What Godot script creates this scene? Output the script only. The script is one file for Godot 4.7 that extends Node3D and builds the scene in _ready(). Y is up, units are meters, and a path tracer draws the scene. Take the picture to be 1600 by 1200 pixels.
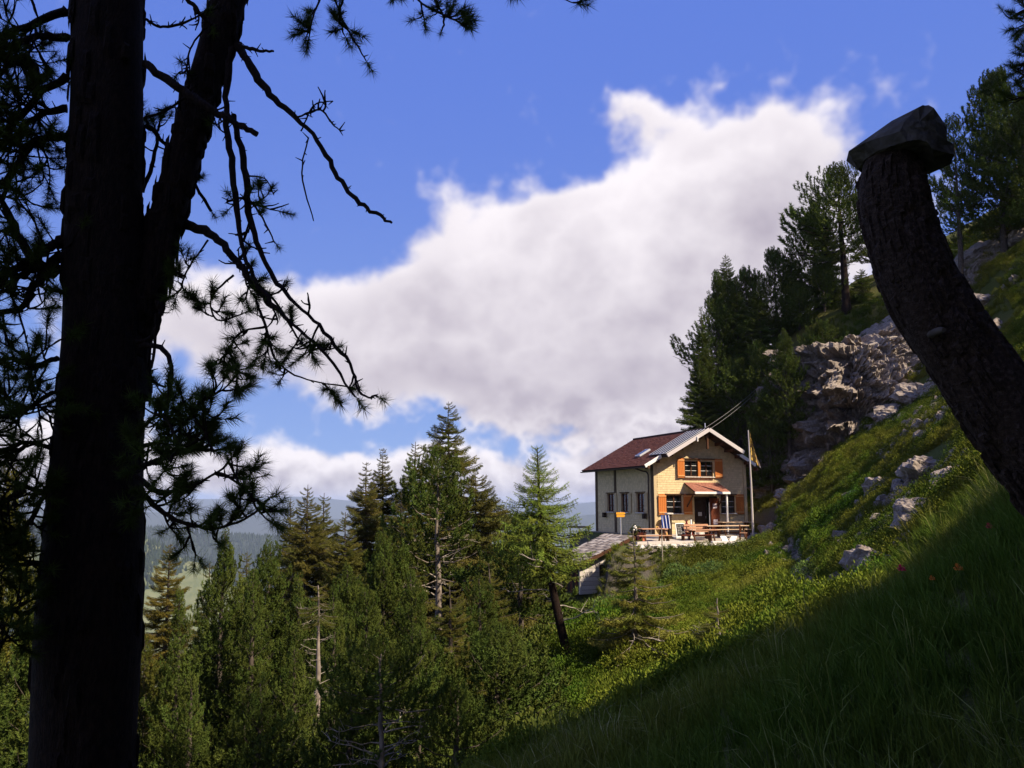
extends Node3D

const FPX := 1286.7
const PITCH := 8.18
const CABIN_TURN := 20.0
var SUN_TO := Vector3(0.62, 0.70, 0.36).normalized()
var M := {}
var used := {}
var rng := RandomNumberGenerator.new()
var ctrl: Array = []
var tps_w: PackedFloat64Array
var tps_px: PackedFloat64Array
var tps_pz: PackedFloat64Array
var hn := FastNoiseLite.new()
var grid_x: PackedFloat32Array
var grid_z: PackedFloat32Array
var grid_y: PackedFloat32Array

# a point seen in the photograph at (px, py), d metres in front of the camera
func P(px: float, py: float, d: float) -> Vector3:
	var p := deg_to_rad(PITCH)
	var x := (px - 800.0) / FPX
	var y := (600.0 - py) / FPX
	var v := Vector3(x, y * cos(p) + sin(p), -cos(p) + y * sin(p))
	return v * (d / -v.z)

func numbered(n: String) -> String:
	if not used.has(n):
		used[n] = 0
		return n
	used[n] += 1
	return "%s_%03d" % [n, used[n]]

func tag(o: Node, label: String, category: String, group := "", kind := "") -> Node:
	if label != "": o.set_meta("label", label)
	if category != "": o.set_meta("category", category)
	if group != "": o.set_meta("group", group)
	if kind != "": o.set_meta("kind", kind)
	return o

func thing(called: String, label: String, category: String, at := Vector3.ZERO, turn := 0.0, group := "") -> Node3D:
	var o := Node3D.new()
	o.name = numbered(called)
	add_child(o)
	o.position = at
	o.rotation.y = turn
	tag(o, label, category, group)
	return o

func part(called: String, mesh: Mesh, m: Material, parent: Node, at := Vector3.ZERO, rot := Vector3.ZERO) -> MeshInstance3D:
	var o := MeshInstance3D.new()
	o.name = called if parent != self else numbered(called)
	o.mesh = mesh
	if m: o.material_override = m
	parent.add_child(o, true)
	o.position = at
	o.rotation = rot
	return o

func new_st() -> SurfaceTool:
	var st := SurfaceTool.new()
	st.begin(Mesh.PRIMITIVE_TRIANGLES)
	return st

func done(st: SurfaceTool) -> ArrayMesh:
	st.generate_normals()
	return st.commit()

func quad(st: SurfaceTool, a: Vector3, b: Vector3, c: Vector3, d: Vector3) -> void:
	for v in [a, b, c, a, c, d]:
		st.set_smooth_group(-1)
		st.add_vertex(v)

func tri(st: SurfaceTool, a: Vector3, b: Vector3, c: Vector3) -> void:
	for v in [a, b, c]:
		st.set_smooth_group(-1)
		st.add_vertex(v)

# a box with chamfered long edges
func bx(st: SurfaceTool, c: Vector3, s: Vector3, b := Basis.IDENTITY, ch := -1.0) -> void:
	var h := s * 0.5
	var k := ch if ch >= 0.0 else minf(0.012, minf(h.x, minf(h.y, h.z)) * 0.3)
	var pts := {}
	for sx in [-1, 1]:
		for sy in [-1, 1]:
			for sz in [-1, 1]:
				pts[[sx, sy, sz, 0]] = c + b * Vector3(sx * h.x, sy * (h.y - k), sz * (h.z - k))
				pts[[sx, sy, sz, 1]] = c + b * Vector3(sx * (h.x - k), sy * h.y, sz * (h.z - k))
				pts[[sx, sy, sz, 2]] = c + b * Vector3(sx * (h.x - k), sy * (h.y - k), sz * h.z)
	for s1 in [-1, 1]:
		var f := func(ax: int, u: int, v: int) -> Vector3:
			if ax == 0: return pts[[s1, u, v, 0]]
			if ax == 1: return pts[[u, s1, v, 1]]
			return pts[[u, v, s1, 2]]
		for ax in 3:
			quad(st, f.call(ax, -1, -1), f.call(ax, -1, 1), f.call(ax, 1, 1), f.call(ax, 1, -1))
	if k > 0.0005:
		for a in [-1, 1]:
			for d in [-1, 1]:
				quad(st, pts[[a, d, -1, 0]], pts[[a, d, 1, 0]], pts[[a, d, 1, 1]], pts[[a, d, -1, 1]])
				quad(st, pts[[a, -1, d, 0]], pts[[a, 1, d, 0]], pts[[a, 1, d, 2]], pts[[a, -1, d, 2]])
				quad(st, pts[[-1, a, d, 1]], pts[[1, a, d, 1]], pts[[1, a, d, 2]], pts[[-1, a, d, 2]])

var box_cache := {}
func box(s: Vector3) -> ArrayMesh:
	if not box_cache.has(s):
		var st := new_st()
		bx(st, Vector3.ZERO, s)
		box_cache[s] = done(st)
	return box_cache[s]

func box_part(called: String, c: Vector3, s: Vector3, m: Material, parent: Node, rot := Vector3.ZERO) -> MeshInstance3D:
	return part(called, box(s), m, parent, c, rot)

# a tapered tube through points, its surface roughened by noise
func tube(st: SurfaceTool, pts: Array, radii: Array, sides := 8, rough := 0.0, freq := 3.0, caps := true) -> void:
	var n := pts.size()
	var ring0: Array = []
	var up := Vector3(0.31, 0.12, 0.94)
	for i in n:
		var t: Vector3 = (pts[mini(i + 1, n - 1)] - pts[maxi(i - 1, 0)]).normalized()
		var a := up - t * up.dot(t)
		if a.length() < 0.05: a = Vector3(1, 0, 0) - t * t.x
		a = a.normalized()
		up = a
		var b := t.cross(a)
		var ring: Array = []
		for k in sides:
			var an := TAU * k / sides
			var dir := a * cos(an) + b * sin(an)
			var r: float = radii[i]
			if rough > 0.0:
				var q: Vector3 = pts[i] + dir * r
				r *= 1.0 + rough * hn.get_noise_3d(q.x * freq * 30.0, q.y * freq * 9.0, q.z * freq * 30.0)
			ring.append(pts[i] + dir * r)
		if i > 0:
			for k in sides:
				var k2 := (k + 1) % sides
				for v in [ring0[k], ring[k], ring[k2], ring0[k], ring[k2], ring0[k2]]:
					st.set_smooth_group(1)
					st.add_vertex(v)
		ring0 = ring
		if caps and (i == 0 or i == n - 1):
			for k in sides:
				tri(st, pts[i], ring[k], ring[(k + 1) % sides])

# a smooth curve through control points
func curve(c: Array, steps: int) -> Array:
	var out: Array = []
	var n := c.size()
	for i in n - 1:
		var p0 = c[maxi(i - 1, 0)]
		var p1 = c[i]
		var p2 = c[i + 1]
		var p3 = c[mini(i + 2, n - 1)]
		for s in steps:
			var t := float(s) / steps
			out.append(0.5 * ((2.0 * p1) + (p2 - p0) * t + (2.0 * p0 - 5.0 * p1 + 4.0 * p2 - p3) * t * t + (3.0 * p1 - p0 - 3.0 * p2 + p3) * t * t * t))
	out.append(c[n - 1])
	return out

func lin(r: float, g: float, b: float) -> Color:
	return Color(r, g, b).linear_to_srgb()

func mat(r: float, g: float, b: float, rough := 0.85) -> StandardMaterial3D:
	var m := StandardMaterial3D.new()
	m.albedo_color = lin(r, g, b)
	m.roughness = rough
	m.metallic_specular = 0.3
	return m

# seamless noise blended between two or more linear colours
func noise_tex(seed_: int, freq: float, cols: Array, size := 512, octaves := 5, kind := FastNoiseLite.TYPE_SIMPLEX_SMOOTH) -> NoiseTexture2D:
	var n := FastNoiseLite.new()
	n.seed = seed_
	n.noise_type = kind
	n.frequency = freq
	n.fractal_octaves = octaves
	var t := NoiseTexture2D.new()
	t.width = size
	t.height = size
	t.seamless = true
	t.noise = n
	var g := Gradient.new()
	var offs := PackedFloat32Array()
	var cc := PackedColorArray()
	for i in cols.size():
		offs.append(float(i) / (cols.size() - 1))
		cc.append(cols[i])
	g.offsets = offs
	g.colors = cc
	t.color_ramp = g
	return t

func tex_mat(t: Texture2D, scale: Vector3, rough := 0.9, bump := 0.0, bump_tex: Texture2D = null) -> StandardMaterial3D:
	var m := StandardMaterial3D.new()
	m.albedo_texture = t
	m.roughness = rough
	m.metallic_specular = 0.25
	m.uv1_triplanar = true
	m.uv1_scale = scale
	if bump > 0.0 and bump_tex:
		m.heightmap_enabled = true
		m.heightmap_texture = bump_tex
		m.heightmap_scale = bump
	return m

# ---------- camera, sky, sun ----------
var cn := FastNoiseLite.new()
var cw := FastNoiseLite.new()
var cd := FastNoiseLite.new()
var blobs: Array = []

func az_el(px: float, py: float) -> Vector2:
	var v := P(px, py, 1.0).normalized()
	return Vector2(atan2(v.x, -v.z), asin(v.y))

func blob(px: float, py: float, rx: float, ry: float, turn: float, dens: float) -> void:
	var c := az_el(px, py)
	blobs.append([c.x, c.y, FPX / rx, FPX / ry, cos(deg_to_rad(turn)), sin(deg_to_rad(turn)), dens])

func blob_at(az: float, el: float, rx: float, ry: float, dens: float) -> void:
	blobs.append([az, el, 1.0 / rx, 1.0 / ry, 1.0, 0.0, dens])

# sum of the cloud masses towards (a, e): how thick, and how far up in its cloud
func field_raw(a: float, e: float) -> Vector2:
	var field := -0.35
	var height := 0.0
	for b in blobs:
		var da: float = a - b[0]
		if da > PI: da -= TAU
		elif da < -PI: da += TAU
		da *= cos(e)
		var de: float = e - b[1]
		var u: float = (da * b[4] + de * b[5]) * b[2]
		var v: float = (-da * b[5] + de * b[4]) * b[3]
		var q := u * u + v * v
		if q < 4.0:
			var k: float = b[6] * exp(-q * 1.1)
			field += k
			height += k * clampf(v * 0.8, -1.0, 1.0)
	return Vector2(field, height)

var fgrid := PackedVector2Array()
const FGW := 400
const FGH := 120
func field_at(a: float, e: float) -> Vector2:
	var x := fposmod(a / TAU + 0.5, 1.0) * FGW
	var y := clampf((e + 0.1) / 1.7, 0.0, 0.999) * (FGH - 1)
	var i := int(x) % FGW
	var i2 := (i + 1) % FGW
	var j := int(y)
	var fx := x - int(x)
	var fy := y - j
	return fgrid[j * FGW + i].lerp(fgrid[j * FGW + i2], fx).lerp(fgrid[(j + 1) * FGW + i].lerp(fgrid[(j + 1) * FGW + i2], fx), fy)

func sky_color(az: float, el: float) -> Color:
	var x := sin(az) * cos(el)
	var z := -cos(az) * cos(el)
	var y := sin(el)
	var w1 := cw.get_noise_3d(x * 100.0, y * 100.0, z * 100.0)
	var w2 := cw.get_noise_3d(x * 100.0 + 71.0, y * 100.0 - 33.0, z * 100.0 + 19.0)
	var a := az + w1 * 0.055
	var e := el + w2 * 0.045
	var g := field_at(a, e)
	var field := g.x
	var height := g.y
	var billow := absf(cn.get_noise_3d(x * 100.0, y * 130.0, z * 100.0))
	var fine := cd.get_noise_3d(x * 100.0, y * 100.0, z * 100.0)
	if el < 0.16:
		# the far bank is seen smaller: finer billows
		var f2 := smoothstep(0.16, 0.10, el)
		billow = lerpf(billow, absf(cn.get_noise_3d(x * 260.0, y * 300.0, z * 260.0)) * 1.15, f2)
	var dn := field + (0.34 - billow * 1.25) * 0.62 + fine * 0.22
	var cov := smoothstep(-0.10, 0.52, dn)
	# clear air: deep blue above, paler towards the horizon
	var t := clampf(el / 0.62, 0.0, 1.0)
	var hz := pow(1.0 - t, 2.2)
	var blue := Vector3(0.118, 0.215, 0.70).lerp(Vector3(0.31, 0.47, 0.82), hz)
	# sunlit tops white, thick undersides mauve grey
	var lit := clampf(0.66 + height * 0.55 + (0.22 - billow) * (0.62 + 0.8 * smoothstep(0.14, 0.08, el)) + fine * 0.10 - smoothstep(0.25, 1.1, dn) * 0.26, 0.0, 1.0)
	var cl := Vector3(0.50, 0.45, 0.52).lerp(Vector3(1.0, 0.94, 0.97), lit)
	var c := blue.lerp(cl, cov * 0.97)
	return Color(c.x, c.y, c.z)

func make_sky() -> ImageTexture:
	cn.seed = 11; cn.frequency = 0.045; cn.fractal_octaves = 6; cn.fractal_gain = 0.52
	cw.seed = 5; cw.frequency = 0.055; cw.fractal_octaves = 3
	cd.seed = 23; cd.frequency = 0.30; cd.fractal_octaves = 3
	# the tall cloud leaning up to the right
	blob(1150, 340, 170, 140, 30, 1.0); blob(1215, 260, 78, 100, 0, 0.8); blob(1080, 430, 250, 150, 20, 1.1)
	blob(1000, 192, 120, 30, -14, 0.55); blob(1050, 270, 90, 34, 20, 0.3)
	blob(880, 430, 220, 110, 14, 1.0); blob(700, 470, 170, 84, 22, 1.0); blob(830, 350, 130, 44, 8, 0.45)
	blob(690, 555, 200, 66, 8, 1.0); blob(900, 590, 250, 74, 0, 1.1); blob(430, 500, 150, 72, 0, 0.85)
	blob(280, 500, 130, 80, 0, 0.8); blob(1160, 560, 200, 120, 10, 1.0); blob(690, 330, 60, 40, 40, 0.35)
	blob(40, 720, 190, 70, 0, 0.9)
	# the bank of cumulus low over the mountains
	blob(430, 735, 95, 42, 0, 1.1); blob(560, 740, 85, 40, 0, 1.0); blob(760, 745, 100, 44, 0, 1.0); blob(660, 765, 170, 34, 0, 1.0)
	blob(880, 750, 100, 44, 0, 1.0); blob(1000, 715, 110, 44, 0, 0.9); blob(300, 762, 130, 36, 0, 0.9); blob(1150, 700, 150, 60, 0, 0.9)
	var r := RandomNumberGenerator.new()
	r.seed = 77
	for i in 46:
		var az := r.randf_range(0.75, TAU - 0.75)
		var el := r.randf_range(0.02, 0.95)
		if el > 0.5 and r.randf() < 0.4: continue
		blob_at(az, el, r.randf_range(0.09, 0.24), r.randf_range(0.05, 0.12), r.randf_range(0.6, 1.1))
	for j in FGH:
		for i in FGW: fgrid.append(field_raw((float(i) / FGW - 0.5) * TAU, j * 1.7 / (FGH - 1) - 0.1))
	var w := 4096
	var h := 2048
	# coarse all round, fine where the clouds have detail that can be seen
	var low := Image.create(768, 384, false, Image.FORMAT_RGBF)
	low.fill(Color(0.05, 0.07, 0.07))
	for j in 194:
		for i in 768:
			low.set_pixel(i, j, sky_color(((i + 0.5) / 768.0 - 0.5) * TAU, (0.5 - (j + 0.5) / 384.0) * PI))
	low.resize(w, h, Image.INTERPOLATE_CUBIC)
	var i0 := int((0.5 - 0.13) * w)
	var i1 := int((0.5 + 0.13) * w)
	var j0 := int((0.5 - 0.24) * h)
	var j1 := int(0.5 * h)
	var nw := (i1 - i0) * 3 / 4
	var nh := (j1 - j0) * 3 / 4
	var hi := Image.create(nw, nh, false, Image.FORMAT_RGBF)
	for j in nh:
		for i in nw:
			var gi := i0 + (i + 0.5) * (i1 - i0) / nw
			var gj := j0 + (j + 0.5) * (j1 - j0) / nh
			hi.set_pixel(i, j, sky_color((gi / w - 0.5) * TAU, (0.5 - gj / h) * PI))
	hi.resize(i1 - i0, j1 - j0, Image.INTERPOLATE_CUBIC)
	low.blit_rect(hi, Rect2i(0, 0, i1 - i0, j1 - j0), Vector2i(i0, j0))
	# a panorama begins straight ahead (-z)
	var out := Image.create(w, h, false, Image.FORMAT_RGBF)
	out.blit_rect(low, Rect2i(w / 2, 0, w / 2, h), Vector2i(0, 0))
	out.blit_rect(low, Rect2i(0, 0, w / 2, h), Vector2i(w / 2, 0))
	return ImageTexture.create_from_image(out)

func setup_view() -> void:
	var cam := Camera3D.new()
	cam.name = "camera"
	cam.fov = 50.0
	cam.near = 0.1
	cam.far = 40000.0
	cam.rotation_degrees.x = PITCH
	add_child(cam)
	cam.current = true
	var sky := Sky.new()
	var sm := PanoramaSkyMaterial.new()
	sm.panorama = make_sky()
	sm.energy_multiplier = 0.54
	sky.sky_material = sm
	var env := Environment.new()
	env.background_mode = Environment.BG_SKY
	env.sky = sky
	env.tonemap_mode = Environment.TONE_MAPPER_LINEAR
	env.tonemap_exposure = 1.95
	env.sdfgi_enabled = true
	env.ssao_enabled = true
	env.ssil_enabled = true
	env.fog_enabled = true
	env.fog_density = 0.00006
	env.fog_light_color = lin(0.55, 0.68, 0.95)
	var we := WorldEnvironment.new()
	we.environment = env
	add_child(we)
	var sun := DirectionalLight3D.new()
	sun.name = "sun"
	sun.light_energy = 1.6
	sun.light_color = Color(1.0, 0.93, 0.82)
	sun.light_angular_distance = 0.5
	sun.shadow_enabled = true
	add_child(sun)
	sun.look_at_from_position(SUN_TO * 10.0, Vector3.ZERO, Vector3.UP)

# ---------- ground ----------
func cp(px: float, py: float, d: float) -> void:
	ctrl.append(P(px, py, d))

func solve_ground() -> void:
	for v in [[0, -1.65, 0], [2.5, -0.6, 0], [5, 1.0, 0], [-2.5, -3.2, 0], [-6, -5.6, 0], [-10, -8.5, -5], [-10, -9.5, -15], [-5, -6.3, -14], [-2.4, -3.3, -4.5], [-20, -17, -20], [-40, -32, -40], [-40, -31, 0],
			[-70, -58, -60], [-30, -42, -90], [-10, -16, -62], [0, -16, -80], [6, -10, -90], [10, -4.5, -66], [20, 12, 0], [40, 27, 0], [20, 11.5, 12], [0, -1.2, 14], [-20, -15, 15], [42, 25, -32], [46, 25, -72], [34, 13, -95], [60, 30, -105], [-5, -9.5, -32], [-14, -16, -42], [-5, -9, -46],
			[10, 4.4, -3], [14, 8.0, -8], [70, 45, -30], [70, 38, 20], [-70, -52, 30], [4.5, 0.7, -3.0], [15, -1.5, -74], [8.5, -2.3, -60.5], [3.0, -1.9, -3.5], [20, 7.6, -23], [28, 13.5, -30]]:
		ctrl.append(Vector3(v[0], v[1], v[2]))
	# near slope
	cp(1200, 1100, 8); cp(1000, 1190, 6); cp(1600, 800, 9); cp(1450, 900, 9); cp(860, 1125, 9.5); cp(1050, 1105, 10); cp(1250, 1000, 12); cp(1480, 820, 14)
	# hollow below the hut
	cp(990, 1092, 21); cp(1100, 1080, 19); cp(1100, 1000, 29); cp(1100, 900, 43.5); cp(900, 965, 31); cp(860, 1010, 25); cp(905, 940, 46); cp(955, 920, 46); cp(850, 945, 50); cp(800, 1020, 40); cp(1250, 955, 25); cp(1230, 885, 38)
	# path, then the slope on its upper side
	cp(1370, 895, 17); cp(1280, 893, 22); cp(1440, 830, 19); cp(1400, 755, 32); cp(1500, 650, 34); cp(1300, 700, 50); cp(1240, 765, 52); cp(1430, 630, 53); cp(1600, 560, 33); cp(1600, 335, 62); cp(1500, 400, 63)
	cp(1197, 852, 47.5); cp(1020, 836, 53); cp(1150, 868, 45.5); cp(1080, 836, 55); cp(1170, 830, 56); cp(1500, 560, 52); cp(1440, 640, 50)
	var n := ctrl.size()
	var size := n + 3
	var a: Array = []
	for i in size:
		var row := PackedFloat64Array()
		row.resize(size + 1)
		a.append(row)
	for i in n:
		for j in n:
			var dx: float = ctrl[i].x - ctrl[j].x
			var dz: float = ctrl[i].z - ctrl[j].z
			var r2 := dx * dx + dz * dz
			a[i][j] = r2 * log(r2) if r2 > 0.0 else 0.0
		a[i][i] = 25.0
		a[i][n] = 1.0; a[i][n + 1] = ctrl[i].x; a[i][n + 2] = ctrl[i].z
		a[n][i] = 1.0; a[n + 1][i] = ctrl[i].x; a[n + 2][i] = ctrl[i].z
		a[i][size] = ctrl[i].y
	for c in size:
		var best := c
		for r in range(c + 1, size):
			if absf(a[r][c]) > absf(a[best][c]): best = r
		var tmp = a[c]; a[c] = a[best]; a[best] = tmp
		for r in range(c + 1, size):
			var k: float = a[r][c] / a[c][c]
			if k != 0.0:
				for q in range(c, size + 1): a[r][q] -= k * a[c][q]
	tps_w.resize(size)
	for c in range(size - 1, -1, -1):
		var s: float = a[c][size]
		for q in range(c + 1, size): s -= a[c][q] * tps_w[q]
		tps_w[c] = s / a[c][c]
	for v in ctrl:
		tps_px.append(v.x)
		tps_pz.append(v.z)

# the cliff line, from its low end by the slope to behind the hut: [x, z, height of the face]
var cliff_line := [Vector3(36.0, 1.0, -59.0), Vector3(30.5, 4.0, -59.0), Vector3(26.0, 8.0, -58.2), Vector3(22.6, 12.5, -60.2), Vector3(19.2, 18.0, -64.6), Vector3(15.5, 15.0, -71.0), Vector3(10.0, 8.0, -79.0), Vector3(6.0, 0.0, -86.0)]

# signed distance to the cliff line (positive on the uphill side), and the face's height there
func cliff_at(x: float, z: float) -> Vector2:
	var best := 1e9
	var out := Vector2(-50, 0)
	var wsum := 0.0
	var hsum := 0.0
	for i in cliff_line.size() - 1:
		var a: Vector3 = cliff_line[i]
		var b: Vector3 = cliff_line[i + 1]
		var dx := b.x - a.x
		var dz := b.z - a.z
		var t := clampf(((x - a.x) * dx + (z - a.z) * dz) / (dx * dx + dz * dz), 0.0, 1.0)
		var qx := x - a.x - dx * t
		var qz := z - a.z - dz * t
		var d2 := qx * qx + qz * qz
		var wt := 1.0 / ((d2 + 3.0) * (d2 + 3.0))
		wsum += wt
		hsum += wt * lerpf(a.y, b.y, t)
		if d2 < best:
			best = d2
			var side := signf(-dz * qx + dx * qz)
			# the far side of the line lies uphill, to the right
			out = Vector2(sqrt(d2) * side, 0.0)
	return Vector2(out.x, hsum / wsum)

func ground_raw(x: float, z: float) -> float:
	var n := tps_px.size()
	var s := tps_w[n] + tps_w[n + 1] * x + tps_w[n + 2] * z
	for i in n:
		var dx := x - tps_px[i]
		var dz := z - tps_pz[i]
		var r2 := dx * dx + dz * dz
		if r2 > 1e-9: s += tps_w[i] * r2 * log(r2)
	return s

func ground_full(x: float, z: float) -> float:
	var s := ground_raw(x, z)
	if x > -2.0 and z < -40.0 and z > -110.0:
		var c := cliff_at(x, z)
		var w := hn.get_noise_2d(x * 14.0, z * 14.0) * 0.9
		s += c.y * (0.35 * smoothstep(-0.5, 0.7, c.x + w) + 0.02 * clampf(c.x, 0.0, 9.0)) * (1.0 - smoothstep(12.0, 40.0, c.x) * 0.85)
	# terrace levelled in front of the hut
	var l := cabin_local(x, z)
	var lx := l.x + 0.75 * clampf(l.y, 0.0, 6.4)
	var inside := maxf(maxf(-1.4 - lx, lx - 8.5), maxf(-9.0 - l.y, l.y - 6.4))
	s = lerpf(s, -2.08 - 0.055 * clampf(l.y, 0.0, 6.5), 1.0 - smoothstep(-0.1, 1.2, inside))
	s += hn.get_noise_2d(x * 5.0, z * 5.0) * (0.32 + 0.42 * smoothstep(9.0, 16.0, x) * smoothstep(-18.0, -26.0, z)) * smoothstep(-0.2, 2.5, inside) + hn.get_noise_2d(x * 28.0 + 50.0, z * 28.0) * 0.09 * smoothstep(-0.2, 1.0, inside)
	# the trodden path along the slope
	var pd := path_dist(x, z)
	if pd < 0.9 and z < -8.0: s -= 0.14 * (1.0 - smoothstep(0.3, 0.9, pd))
	return s

var path_pts := [Vector2(3.4, -6.0), Vector2(5.2, -11.0), Vector2(6.9, -16.5), Vector2(8.2, -22.0), Vector2(10.4, -30.0), Vector2(13.2, -39.0), Vector2(15.0, -46.0), Vector2(15.2, -50.0)]
func path_dist(x: float, z: float) -> float:
	var best := 1e9
	var p := Vector2(x, z)
	for i in path_pts.size() - 1:
		best = minf(best, p.distance_squared_to(Geometry2D.get_closest_point_to_segment(p, path_pts[i], path_pts[i + 1])))
	return sqrt(best)

var cab := Vector3(9.06, -2.0, -53.0)
func cabin_local(x: float, z: float) -> Vector2:
	var a := deg_to_rad(CABIN_TURN)
	var dx := x - cab.x
	var dz := z - cab.z
	return Vector2(dx * cos(a) - dz * sin(a), dx * sin(a) + dz * cos(a))

func cabin_world(l: Vector3) -> Vector3:
	var a := deg_to_rad(CABIN_TURN)
	return cab + Vector3(l.x * cos(a) + l.z * sin(a), l.y, -l.x * sin(a) + l.z * cos(a))

func axis(from: float, to: float, c0: float, c1: float, fine: float, grow: float, most: float) -> PackedFloat32Array:
	var left := PackedFloat32Array()
	var v := c0
	var s := fine
	while v > from:
		left.append(v)
		s = minf(s * grow, most)
		v -= s
	left.append(from)
	left.reverse()
	v = c0 + fine
	while v < c1:
		left.append(v)
		v += fine
	s = fine
	while v < to:
		left.append(v)
		s = minf(s * grow, most)
		v += s
	left.append(to)
	return left

# height of the ground sheet, read from its grid
func gy(x: float, z: float) -> float:
	var i := clampi(grid_x.bsearch(x) - 1, 0, grid_x.size() - 2)
	var j := clampi(grid_z.bsearch(z) - 1, 0, grid_z.size() - 2)
	var tx := clampf((x - grid_x[i]) / (grid_x[i + 1] - grid_x[i]), 0.0, 1.0)
	var tz := clampf((z - grid_z[j]) / (grid_z[j + 1] - grid_z[j]), 0.0, 1.0)
	var nx := grid_x.size()
	var a := j * nx + i
	if tx + tz <= 1.0:
		return grid_y[a] + (grid_y[a + 1] - grid_y[a]) * tx + (grid_y[a + nx] - grid_y[a]) * tz
	return grid_y[a + nx + 1] + (grid_y[a + nx] - grid_y[a + nx + 1]) * (1.0 - tx) + (grid_y[a + 1] - grid_y[a + nx + 1]) * (1.0 - tz)

func on_ground(x: float, z: float, sink := 0.0) -> Vector3:
	return Vector3(x, gy(x, z) - sink, z)

func g_normal(x: float, z: float) -> Vector3:
	return Vector3(gy(x - 0.4, z) - gy(x + 0.4, z), 0.8, gy(x, z - 0.4) - gy(x, z + 0.4)).normalized()

func build_ground() -> void:
	solve_ground()
	grid_x = axis(-190.0, 110.0, -2.0, 30.0, 0.34, 1.035, 6.0)
	grid_z = axis(-170.0, 45.0, -72.0, 0.0, 0.42, 1.05, 6.0)
	var nx := grid_x.size()
	var nz := grid_z.size()
	grid_y.resize(nx * nz)
	var verts := PackedVector3Array()
	verts.resize(nx * nz)
	var cols := PackedColorArray()
	cols.resize(nx * nz)
	for j in nz:
		for i in nx:
			var x := grid_x[i]
			var z := grid_z[j]
			var y := ground_full(x, z)
			if x < -80.0: y -= (-80.0 - x) * 0.5
			grid_y[j * nx + i] = y
			verts[j * nx + i] = Vector3(x, y, z)
	var norms := PackedVector3Array()
	norms.resize(nx * nz)
	for j in nz:
		for i in nx:
			var i0 := maxi(i - 1, 0)
			var i1 := mini(i + 1, nx - 1)
			var j0 := maxi(j - 1, 0)
			var j1 := mini(j + 1, nz - 1)
			var gx := (grid_y[j * nx + i1] - grid_y[j * nx + i0]) / (grid_x[i1] - grid_x[i0])
			var gz := (grid_y[j1 * nx + i] - grid_y[j0 * nx + i]) / (grid_z[j1] - grid_z[j0])
			norms[j * nx + i] = Vector3(-gx, 1, -gz).normalized()
			var x := grid_x[i]
			var z := grid_z[j]
			# bare rock where the ground is too steep for turf, earth on the trodden path, turf elsewhere
			var steep := sqrt(gx * gx + gz * gz)
			var nn := hn.get_noise_2d(x * 9.0 + 300.0, z * 9.0)
			var turf := Vector3(0.075, 0.092, 0.022).lerp(Vector3(0.11, 0.105, 0.03), clampf(0.5 + nn * 1.2, 0, 1))
			var rock := Vector3(0.10, 0.088, 0.078)
			var c := turf.lerp(rock, smoothstep(1.25, 1.7, steep + nn * 0.4))
			if z < -8.0:
				c = c.lerp(Vector3(0.27, 0.22, 0.16), (1.0 - smoothstep(0.2, 0.5, path_dist(x, z) + nn * 0.3)) * 0.9)
			var l := cabin_local(x, z)
			var lsx := l.x + 0.75 * clampf(l.y, 0.0, 6.4)
			if lsx > -0.8 and lsx < 8.0 and l.y > -8.5 and l.y < 6.0: c = Vector3(0.30, 0.26, 0.21)
			cols[j * nx + i] = Color(c.x, c.y, c.z)
	var idx := PackedInt32Array()
	for j in nz - 1:
		for i in nx - 1:
			var a := j * nx + i
			idx.append_array([a, a + 1, a + nx, a + 1, a + nx + 1, a + nx])
	var arr := []
	arr.resize(Mesh.ARRAY_MAX)
	arr[Mesh.ARRAY_VERTEX] = verts
	arr[Mesh.ARRAY_NORMAL] = norms
	arr[Mesh.ARRAY_COLOR] = cols
	arr[Mesh.ARRAY_INDEX] = idx
	var am := ArrayMesh.new()
	am.add_surface_from_arrays(Mesh.PRIMITIVE_TRIANGLES, arr)
	var m := tex_mat(M.grain, Vector3.ONE * 0.7, 0.95, 3.0, M.bump)
	m.vertex_color_use_as_albedo = true
	part("ground", am, m, self).set_meta("kind", "structure")

# ---------- far land ----------
# a mountain ridge dist metres away whose crest follows heights given as picture rows at picture columns
func ridge(called: String, dist: float, crest: Array, fall: float, depth: float, rough: float, m: Material, seed_: int) -> void:
	var nz := FastNoiseLite.new()
	nz.seed = seed_
	nz.frequency = 0.01
	nz.fractal_octaves = 6
	var verts := PackedVector3Array()
	var idx := PackedInt32Array()
	var nu := 260
	var nv := 26
	for u in nu:
		var px := lerpf(-1500.0, 2500.0, float(u) / (nu - 1))
		var row: float = crest[0][1]
		for k in crest.size() - 1:
			if px >= crest[k][0]:
				var t: float = clampf((px - crest[k][0]) / (crest[k + 1][0] - crest[k][0]), 0.0, 1.0)
				row = lerpf(crest[k][1], crest[k + 1][1], t * t * (3.0 - 2.0 * t))
		var top := P(px, row, dist)
		var dir := Vector3(top.x, 0, top.z).normalized()
		for v in nv:
			var t := (float(v) / (nv - 1)) * 2.0 - 1.0
			var p := top + dir * (t * depth)
			var s := absf(t)
			var k := nz.get_noise_2d(p.x * 120.0 / dist, p.z * 120.0 / dist)
			p.y = top.y - pow(s, 1.25) * fall + k * rough * (0.25 + minf(1.0, s * 2.5))
			verts.append(p)
	for u in nu - 1:
		for v in nv - 1:
			var a := u * nv + v
			idx.append_array([a, a + 1, a + nv, a + 1, a + nv + 1, a + nv])
	var st := SurfaceTool.new()
	st.begin(Mesh.PRIMITIVE_TRIANGLES)
	for v in verts: st.add_vertex(v)
	for i in idx: st.add_index(i)
	st.generate_normals()
	part(called, st.commit(), m, self).set_meta("kind", "structure")

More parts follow.
